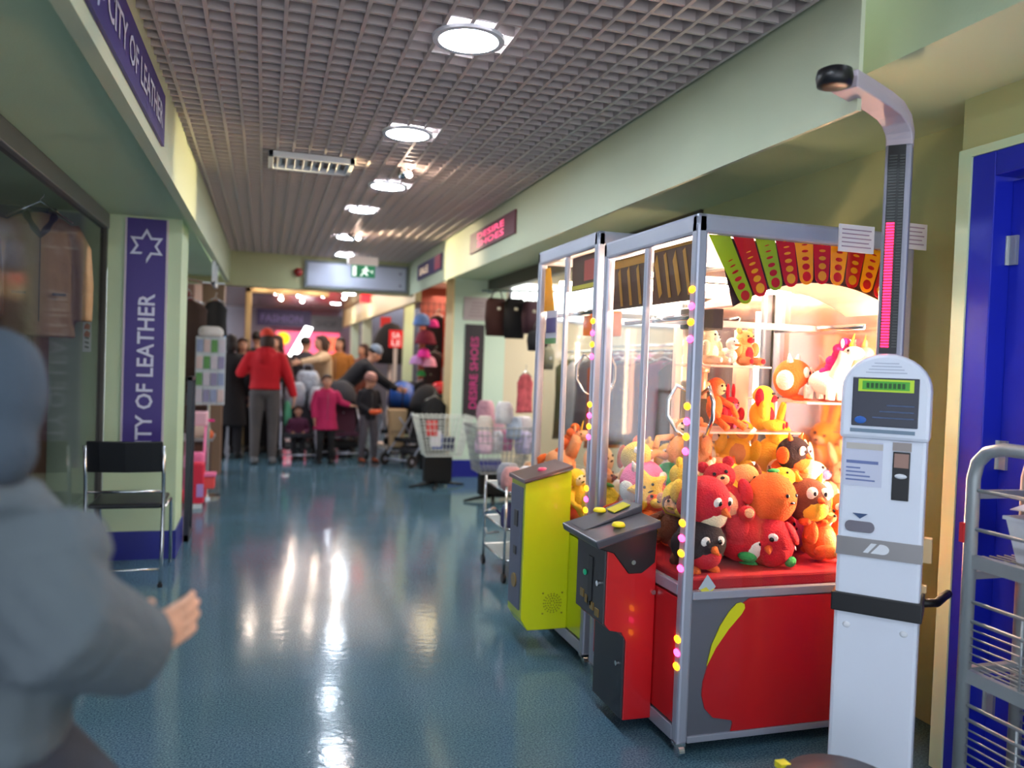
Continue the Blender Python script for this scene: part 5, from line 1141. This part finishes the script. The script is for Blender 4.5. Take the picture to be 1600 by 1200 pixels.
# bags and goods in the shop mouth right of the pillar
tag(MB().cyl((2.10, 7.9, 2.14), (2.75, 7.5, 2.14), .012).build('hanging_rail', CHROME), 'chrome rail under the right soffit carrying dark bags', 'rail')
def handbag(label, x, y, zt, m, w_=.2, h_=.3, rz=0, group='bags hanging in the right shop front'):
    t = T('hanging_bag', label, 'bag', (x, y, zt), rz if rz else 1e-6, group)
    rg = [[Vector((a*w_/2*math.copysign(abs(math.cos(q_))**.5, math.cos(q_)), .05*a*math.sin(q_), z)) for q_ in [2*math.pi*i/18 for i in range(18)]] for z, a in ((-.08, .75), (-.12, .98), (-.08-h_*.5, 1.05), (-.08-h_, .9))]
    MB().rings(rg).build('bag_body', m, t, smooth=True, local=True)
    MB().tube([(-w_*.3, 0, -.10), (-w_*.15, 0, .0), (w_*.15, 0, .0), (w_*.3, 0, -.10)], .007, 8).build('strap', BLACK, t, smooth=True, local=True)
    box(-.02, .02, -.056, -.05, -.20, -.17).build('clasp', CHROME, t, local=True)
    return t
handbag('dark brown bag hanging nearest the right pillar', 2.23, 7.80, 2.14, cloth('bag_brown', (66, 34, 30)), .24, .38, .2)
handbag('black bag hanging second from the right pillar', 2.40, 7.72, 2.14, BLKC, .22, .40, -.1)
handbag('dark plum bag hanging third from the right pillar', 2.54, 7.62, 2.12, cloth('bag_plum', (58, 30, 44)), .2, .33, .3)
handbag('black bag hanging low under the plum bag', 2.58, 7.5, 1.82, cloth('bag_coal', (34, 36, 44)), .22, .2, .1)
handbag('olive and white bag hanging lowest in the right shop front', 2.66, 7.45, 1.66, cloth('bag_olive', (132, 134, 112)), .18, .22, .5)
garment('white scarf with red border hanging above the bagged soft toys', 2.50, 7.6, 1.34, .26, .42, M('scarf_redwhite', (222, 90, 100), .8, var=.75, vscale=14), .6, None, 'hanging_scarf', 'scarf')
tag(box(2.3, 2.55, 9.0, 9.3, 1.95, 2.1).build('light_box', M('lightbox_glow', (240, 246, 250), .4, emit=2.5)), 'bright white lit box high in the right shop', 'light box') if False else None
t = T('shop_light_panel', 'bright white light panel on the back wall of the right shop', 'light panel', (4.2, 9.4, 1.9))
box(2.90, 5.3, 9.46, 9.5, 1.98, 2.40).build('diffuser', M('panel_glow', (235, 245, 240), .4, emit=1.4), t); box(2.87, 5.33, 9.47, 9.5, 1.95, 2.415).build('frame', ALU, t)
# shelving units of bags and clothes in the right shop
gcol = [('black', (30, 28, 32)), ('grey', (110, 106, 112)), ('maroon', (90, 30, 40)), ('brown', (100, 62, 44)), ('white', (208, 202, 204)), ('navy', (38, 44, 82)), ('pink', (214, 110, 150)), ('olive', (96, 100, 66)), ('orange', (206, 92, 40)), ('taupe', (150, 126, 112))]
def rack(label, x, y, L, axis, z, n, gname, gl, off=0):
    t = T('clothes_rack', label, 'clothes rack', (x, y, 0))
    e = Vector((L, 0, 0)) if axis == 'x' else Vector((0, L, 0)); p0 = Vector((x, y, 0)); s_ = Vector((0, .2, 0)) if axis == 'x' else Vector((.2, 0, 0))
    MB().cyl(p0+Vector((0, 0, z)), p0+e+Vector((0, 0, z)), .012).build('rail', CHROME, t, smooth=True)
    for p in (p0, p0+e):
        MB().cyl(p, p+Vector((0, 0, z)), .012).cyl(p-s_+Vector((0, 0, .015)), p+s_+Vector((0, 0, .015)), .012).build('leg', CHROME, t, smooth=True)
    for i in range(n):
        nm, c = gcol[(i*3+off) % len(gcol)]; p = p0+e*((i+.6)/(n+.2))
        garment('%s %s, %s' % (nm, gl, ('at the near end', 'in the first half', 'in the middle', 'in the last half', 'at the far end')[min(4, i*5//n)]), p.x, p.y, z-.05, .40, .72+.06*((i*7) % 3), cloth('garm_'+nm, c), (0 if axis == 'y' else math.pi/2)+random.uniform(-.2, .2), gname)
rack('chrome clothes rack inside the right shop, seen through the yellow machine', 3.0, 5.2, 2.6, 'y', 1.55, 9, 'clothes on the near rack in the right shop', 'garment on the near rack in the right shop', 3)
rack('chrome clothes rack deeper in the right shop', 3.9, 6.0, 2.8, 'y', 1.65, 9, 'clothes on the deeper rack in the right shop', 'garment on the deeper rack in the right shop', 1)
rack('chrome clothes rack in the second right shop', 2.45, 12.3, 1.6, 'x', 1.95, 6, 'clothes on the rack in the second right shop', 'garment on the rack of the second right shop', 0)
# second right shop: hats, patterned cloth, red bag
t = T('hat_stand', 'dark floor stand hung with hats right of the far column', 'stand', (2.22, 11.35, 0))
MB().cyl((2.22, 11.35, 0), (2.22, 11.35, 2.05), .018).lathe([(.22, 0), (.22, .02), (.02, .03)], (2.22, 11.35, 0), 24).build('pole', BLACKM, t, smooth=False)
for (lb, c, x, y, z, r_) in (('blue knitted hat at the top of the hat stand', (92, 130, 196), 2.12, 11.26, 1.97, .115), ('bright pink knitted hat beside the blue one', (240, 60, 160), 2.29, 11.25, 1.93, .075), ('maroon knitted hat below the blue one', (120, 26, 52), 2.18, 11.24, 1.72, .14),
                             ('hot pink bobble hat on the hat stand', (246, 56, 170), 2.16, 11.22, 1.50, .09), ('pale pink hat on the hat stand', (240, 170, 200), 2.24, 11.22, 1.38, .10), ('lilac hat at the left of the hat stand', (200, 150, 216), 2.06, 11.24, 1.40, .09), ('green hat lowest on the hat stand', (40, 140, 70), 2.13, 11.22, 1.22, .06)):
    o = MB().lathe([(r_*1.0, -r_*.5), (r_*1.04, -r_*.3), (r_, 0), (r_*.8, r_*.55), (r_*.4, r_*.85), (.001, r_*.93)], (x, y, z), 18).build('knitted_hat', cloth('hat_'+'_'.join(lb.split()[:2]), c, 60), smooth=True)
    tag(o, lb, 'hat', 'hats on the far hat stand'); MB().lathe([(r_*1.09, -r_*.55), (r_*1.12, -r_*.4), (r_*1.06, -r_*.28)], (x, y, z), 18).build('brim', cloth('hat_'+'_'.join(lb.split()[:2]), c), o, smooth=True)
t = T('wire_grid_panel', 'black wire grid panel behind the goods of the second right shop', 'display panel', (2.2, 11.66, 0))
b = MB()
for k_ in range(9): b.cyl((2.12+k_*.085, 11.66, .05), (2.12+k_*.085, 11.66, 2.28), .005, n=6)
for k_ in range(20): b.cyl((2.12, 11.66, .12+k_*.112), (2.80, 11.66, .12+k_*.112), .005, n=6)
b.build('wire_grid', BLACKM, t)
for x in (2.14, 2.78): box(x-.012, x+.012, 11.50, 11.84, 0, .05).build('foot', BLACKM, t)
for (z, x) in ((2.24, 2.62), (2.14, 2.40), (1.60, 2.36), (1.20, 2.28), (1.46, 2.52)): MB().cyl((x, 11.665, z), (x, 11.28, z+.01), .006).build('hook', CHROME, t)
t = garment('long orange-red cloth with blue and green patterns hanging in the second right shop', 2.62, 11.4, 2.22, .34, 1.15, cloth('cloth_orange', (206, 58, 30)), .1, None, 'hanging_cloth', 'cloth')
b = MB()
for k_ in range(4): b.ell((2.60+.03*(k_ % 2), 11.36, 1.98-.24*k_), (.07, .012, .065), 12, 8)
b.build('flower_print', M('print_teal', (50, 116, 140), .8), t)
b = MB()
for k_ in range(4): b.ell((2.54+.12*(k_ % 2), 11.355, 1.88-.24*k_), (.03, .010, .03), 10, 6)
b.build('leaf_print', M('print_green', (90, 130, 70), .8), t)
for (lb, x, y, zt, c, w_, h_) in (('black top hanging beside the orange cloth', 2.40, 11.5, 2.1, (26, 22, 26), .3, .6), ('dark brown top hanging under the black top', 2.36, 11.45, 1.55, (52, 34, 34), .34, .5), ('black dress hanging right of the hat stand', 2.28, 11.6, 1.15, (20, 18, 22), .4, .95), ('silver-grey top hanging beside the red bag', 2.52, 11.2, 1.42, (150, 140, 148), .2, .4),
                                 ('long black coat hanging behind the white wire basket', 2.0, 9.6, .98, (18, 16, 20), .34, .9)):
    garment(lb, x, y, zt, w_, h_, cloth('g_'+lb.split()[0]+lb.split()[1], c), .1)
bag('shiny red bag lying in front of the second right shop', (2.45, 11.0, .95), M('red_vinyl', (226, 20, 36), .25, coat=.5), .42, .2, .17, .1, 'handbag', 'bag', False)
tag(box(2.2, 2.75, 10.85, 11.15, .90, .95).box(2.24, 2.71, 10.9, 11.1, .02, .90).build('display_plinth', BLACK, bevel=.01), 'black display plinth under the red bag', 'plinth')
# round black display with the red sale sign
t = T('umbrella_display', 'large round black umbrella display in the far right shop', 'display', (2.02, 13.3, 0))
MB().lathe([(.001, 2.02), (.12, 1.98), (.22, 1.86), (.29, 1.68), (.30, 1.50), (.26, 1.38), (.20, 1.33)], (1.98, 13.2, 0), 28).build('canopy', BLKC, t, smooth=True)
MB().cyl((1.98, 13.2, 0), (1.98, 13.2, 1.4), .03).lathe([(.2, 0), (.2, .03), (.03, .05)], (1.98, 13.2, 0), 24).build('stand', M('stand_pale', (220, 206, 200), .5), t)
t = T('sale_sign', 'small red square sign with white lettering in front of the round black display', 'sign', (2.0, 12.85, 1.2))
box(1.90, 2.13, 12.84, 12.86, 1.60, 1.88).build('board', M('sign_bright_red', (224, 24, 34), .5, emit=.08), t)
for i, s_ in enumerate(('SA', 'LE')): text('lettering', s_, M('sign_letters', (250, 225, 225), .5, emit=.1), t, (1.945, 12.838, 1.75-.12*i), (1, 0, 0), (0, 0, 1), width=.14, height=.09)
box(1.98, 2.04, 12.85, 12.87, 0, 1.60).build('post', M('stand_pale'), t)
# far right shop shelves with small goods
t = T('goods_shelf', 'pale shelf unit with small goods in the far right shop', 'shelf', (3.0, 13.7, 0))
for z in (.5, .9, 1.3, 1.7): box(2.7, 4.4, 13.55, 13.88, z, z+.02).build('shelf_board', WHITE, t)
for x in (2.7, 4.38): box(x, x+.02, 13.55, 13.88, 0, 1.9).build('side_panel', WHITE, t)
for i in range(20):
    nm, c = gcol[(i*7+3) % len(gcol)]; x = 2.78+(i % 10)*.16; z = (.92, 1.32)[i//10]
    tag(box(x, x+.09, 13.6, 13.7, z, z+.12+.05*(i % 3)).build('boxed_item', M('item_'+nm, c, .6), bevel=.004), '%s boxed item on the %s shelf of the far right shop' % (nm, ('lower', 'upper')[i//10]), 'box', 'boxed goods in the far right shop')
# ================================================================ LEFT SIDE BEYOND THE PILLAR
DWOOD = M('dark_wood', (72, 42, 32), .55, var=.2, vscale=6)
t = T('wooden_cabinet', 'dark brown wooden cabinet with drawers in the left shop front', 'cabinet', (-.75, 8.9, 0))
box(-1.10, -.52, 8.7, 9.2, .06, .50).build('body', DWOOD, t, bevel=.01)
for z in (.10, .29):
    d_ = box(-1.08, -.54, 8.685, 8.70, z, z+.17).build('drawer', M('drawer_wood', (88, 52, 38), .5, var=.2, vscale=6), t, bevel=.004)
    MB().ell((-.72, 8.675, z+.09), (.02, .012, .012), 10, 6).build('knob', CHROME, d_, smooth=True)
box(-1.14, -.48, 8.66, 9.24, .50, .53).build('top', M('cabinet_top', (150, 150, 156), .3), t, bevel=.006)
t = T('wooden_shelf_unit', 'tall brown wooden shelf unit behind the left cabinet', 'shelf', (-.8, 9.35, 0))
box(-1.2, -.55, 9.5, 9.54, 0, 1.5).box(-1.2, -1.16, 9.25, 9.5, 0, 1.5).box(-.59, -.55, 9.25, 9.5, 0, 1.5).build('carcass', DWOOD, t)
for z in (.05, .45, .80, 1.15, 1.46): box(-1.16, -.59, 9.25, 9.5, z, z+.03).build('shelf_board', DWOOD, t)
for i in range(10):
    nm, c = gcol[(i*3+2) % len(gcol)]; x = -1.10+(i % 5)*.10; z = (.83, 1.18)[i//5]
    tag(box(x, x+.07, 9.30, 9.38, z, z+.13+.04*(i % 3)).build('boxed_item', M('item_'+nm, c, .6), bevel=.004), '%s boxed item on the %s board of the brown shelf unit' % (nm, ('lower', 'upper')[i//5]), 'box', 'boxed goods on the brown shelf unit')
bag('cream cloth bag on the grey cabinet top', (-.62, 8.8, .53), cloth('cream_cloth', (220, 196, 180)), .22, .16, .14, 0, 'cloth_bag', 'bag', False)
bag('orange cloth bag at the right end of the grey cabinet top', (-.52, 8.72, .53), cloth('orange_cloth', (210, 100, 60)), .09, .10, .08, 0, 'cloth_bag', 'bag', False)
# card rack
t = T('card_rack', 'white card rack with rows of coloured cards left of the crowd', 'rack', (-.50, 8.2, 0))
box(-.63, -.36, 8.24, 8.27, .90, 1.56).build('back_panel', M('rack_white', (200, 206, 214), .5), t, bevel=.004); MB().cyl((-.50, 8.27, 0), (-.50, 8.27, .92), .015).lathe([(.13, 0), (.13, .02), (.02, .03)], (-.50, 8.27, 0), 20).build('stand', CHROME, t)
for r_ in range(4):
    for c_ in range(4):
        cc = [('white', (226, 226, 224)), ('blue', (150, 160, 196)), ('green', (176, 186, 164)), ('violet', (150, 142, 178)), ('rose', (216, 190, 190))][(r_*2+c_*3) % 5]
        tag(box(-.62+c_*.066, -.565+c_*.066, 8.222, 8.234, .93+r_*.16, 1.05+r_*.16).build('greeting_card', M('card_'+cc[0], cc[1], .6)), '%s card in the %s row of the white card rack' % (cc[0], ('lowest', 'second', 'third', 'top')[r_]), 'card', 'cards on the white card rack')
bag('pale hat box on top of the white card rack', (-.50, 8.26, 1.56), M('topper', (214, 206, 204), .6), .22, .12, .10, 0, 'hat_box', 'box', False)
# garments left
for (lb, x, y, zt, c, w_, h_) in (('brown fur coat hanging at the left edge beyond the pillar', -.72, 8.6, 1.95, (66, 44, 36), .36, .8), ('dark reddish coat hanging beside the brown fur coat', -.86, 8.9, 2.1, (106, 34, 32), .3, .6), ('black top hanging above the card rack', -.50, 8.9, 1.98, (36, 32, 32), .26, .4), ('copper brown jacket hanging behind the card rack', -.62, 9.1, 1.62, (130, 74, 54), .3, .6)):
    garment(lb, x, y, zt, w_, h_, cloth('gl_'+lb.split()[0]+lb.split()[1], c), .2)
tag(MB().cyl((-.95, 8.3, 2.15), (-.5, 9.5, 2.15), .012).build('hanging_rail', CHROME), 'chrome hanging rail under the left soffit beyond the pillar', 'rail')
# hanging white frame
t = T('hanging_sign', 'white framed sign hanging edge-on under the left fascia', 'sign', (-.45, 7.9, 2.0))
b = box(-.475, -.445, 7.75, 7.78, 2.02, 2.36).box(-.475, -.445, 8.15, 8.18, 2.02, 2.36).box(-.475, -.445, 7.75, 8.18, 2.02, 2.05).box(-.475, -.445, 7.75, 8.18, 2.33, 2.36)
b.box(-.55, -.36, 7.76, 7.775, 2.03, 2.045).build('frame', WHITE, t, bevel=.002); box(-.465, -.455, 7.78, 8.15, 2.05, 2.33).build('panel', M('sign_grey', (150, 156, 160), .5), t)
# pink toy stand
PK = M('pink_plastic', (246, 120, 170), .4); RDP = M('red_plastic', (226, 36, 70), .4)
t = T('toy_pushchair', 'pink toy pushchair standing at the left behind the door leaf', 'toy', (-.57, 8.05, 0))
b = MB()
for sx in (-.08, .08): b.tube([(-.60+sx, 7.95, .06), (-.60+sx, 8.10, .40), (-.60+sx, 8.22, .78)], .012, 8).tube([(-.60+sx, 8.25, .06), (-.60+sx, 8.05, .45)], .010, 8)
b.build('frame', PK, t, smooth=True); box(-.69, -.51, 7.98, 8.16, .30, .46).build('seat', PK, t, bevel=.03)
box(-.68, -.50, 8.16, 8.28, .70, .84).build('handle_tray', M('pale_pink', (246, 190, 206), .5), t, bevel=.02); box(-.52, -.44, 8.2, 8.22, .74, .765).build('handle', M('hot_pink', (236, 40, 140), .4), t)
for x in (-.69, -.51):
    for y in (7.95, 8.25): MB().cyl((x-.012, y, .06), (x+.012, y, .06), .06, n=18).build('wheel', RDP, t)
t = T('toy_box', 'red and pink plastic toy box on the floor by the pink toy pushchair', 'toy', (-.50, 7.75, 0))
box(-.60, -.49, 7.68, 7.86, .04, .40).build('body', RDP, t, bevel=.015); box(-.50, -.40, 7.7, 7.84, .17, .28).build('drawer', M('coral_plastic', (240, 80, 80), .4), t, bevel=.01)
box(-.505, -.39, 7.69, 7.85, .28, .31).build('lid', PK, t, bevel=.006); box(-.55, -.49, 7.676, 7.68, .10, .22).build('sticker', M('lilac_sticker', (190, 150, 220), .5), t)
box(-.60, -.50, 7.66, 7.72, .0, .04).build('foot', WHITE, t)

# ================================================================ FAR END OF THE HALL
t = T('far_shop_sign', 'dark purple shop sign with pale lettering at the far end of the hall', 'sign', (.5, 19.9, 2.1))
box(-.2, 1.05, 19.85, 19.9, 2.10, 2.50).build('board', M('far_purple', (56, 44, 88), .5), t); text('lettering', 'FASHION', M('far_lilac', (120, 104, 160), .5), t, (-.1, 19.84, 2.2), (1, 0, 0), (0, 0, 1), width=.95, height=.18)
t = T('far_shop_sign', 'grey shop sign right of the purple one at the far end', 'sign', (1.4, 19.9, 2.0))
box(1.05, 1.80, 19.84, 19.9, 2.02, 2.40).build('board', M('far_grey', (92, 92, 100), .5), t)
text('lettering', 'SHOP', M('far_black', (50, 50, 58), .5), t, (1.15, 19.83, 2.12), (1, 0, 0), (0, 0, 1), width=.5, height=.16)
t = T('lit_window_display', 'glowing pink shop window display at the far end of the hall', 'display', (.9, 20.2, 0))
box(.25, 1.75, 20.1, 20.15, 1.0, 2.0).build('backdrop', M('pink_glow', (250, 110, 150), .5, emit=.35, erg=(250, 90, 130)), t)
MB().ell((.42, 20.0, 1.82), (.16, .1, .15), 16, 10).build('balloon', M('orange_glow', (255, 170, 20), .5, emit=.7), t, smooth=True)
box(1.35, 1.75, 20.0, 20.05, 1.55, 1.9).build('panel', M('coral_glow', (250, 100, 70), .5, emit=.5), t)
box(.25, 1.75, 20.05, 20.2, 0, 1.0).build('plinth', M('plinth_dark', (60, 44, 50), .6), t)
t = T('lit_ramp_panel', 'overexposed white slanting lit panel above the far crowd', 'light panel', (.75, 18.5, 0))
MB().prism([(.48, 1.35), (.68, 1.35), (1.02, 2.05), (.86, 2.08)], (0, 18.5, 0), (1, 0, 0), (0, 0, 1), (0, 1, 0), .06).build('diffuser', M('ramp_glow', (255, 255, 255), .4, emit=4), t)
box(.55, .60, 18.5, 18.55, 0, 1.36).build('post', ALU, t)
t = T('lit_sign_column', 'narrow glowing violet and blue sign column at the left of the far crowd', 'sign', (-.66, 13.5, 0))
box(-.68, -.60, 13.5, 13.54, 1.75, 1.98).build('violet_panel', M('violet_glow', (200, 90, 250), .5, emit=.9), t); box(-.68, -.60, 13.5, 13.54, 1.62, 1.75).build('blue_panel', M('sky_glow', (120, 190, 250), .5, emit=.9), t); box(-.69, -.59, 13.5, 13.54, 0, 1.62).build('post', M('rack_white'), t)
for i in range(14):
    x = -.1+.42*(i % 4)+.13*(i//4); y = 12.2+1.5*(i//4)+.3*(i % 2)
    x = min(x, 1.6); o = MB().cyl((x, y, 2.545), (x, y, 2.562), .05).build('hall_spotlight', CHROME); tag(o, 'small bright halogen spotlight, %s in the %s row of the hall ceiling' % (('leftmost', 'second', 'third', 'rightmost')[i % 4], ('nearest', 'second', 'third', 'farthest')[i//4]), 'ceiling light', 'halogen spotlights in the hall ceiling')
    MB().ell((x, y, 2.54), .030, 10, 6).build('bulb', M('spark_glow', (255, 235, 215), emit=45), o)
t = T('ceiling_light_panel', 'warm rectangular light panel in the far right shop ceiling', 'ceiling light', (3.0, 12.2, 2.68))
box(2.35, 3.1, 11.2, 12.6, 2.675, 2.70).build('diffuser', M('warm_panel', (255, 232, 170), .5, emit=1.1), t)
t = T('projecting_sign', 'small glowing red sign projecting from the right-hand hall fascia', 'sign', (1.78, 14.5, 2.5))
box(1.62, 1.79, 14.48, 14.52, 2.40, 2.62).build('board', M('red_glow', (240, 40, 50), .5, emit=.6), t)
tag(box(1.90, 2.08, 13.9, 13.92, 1.85, 2.14).build('poster', M('poster_red', (200, 30, 36), .5)), 'plain red poster beside the round black display in the far right shop', 'poster')
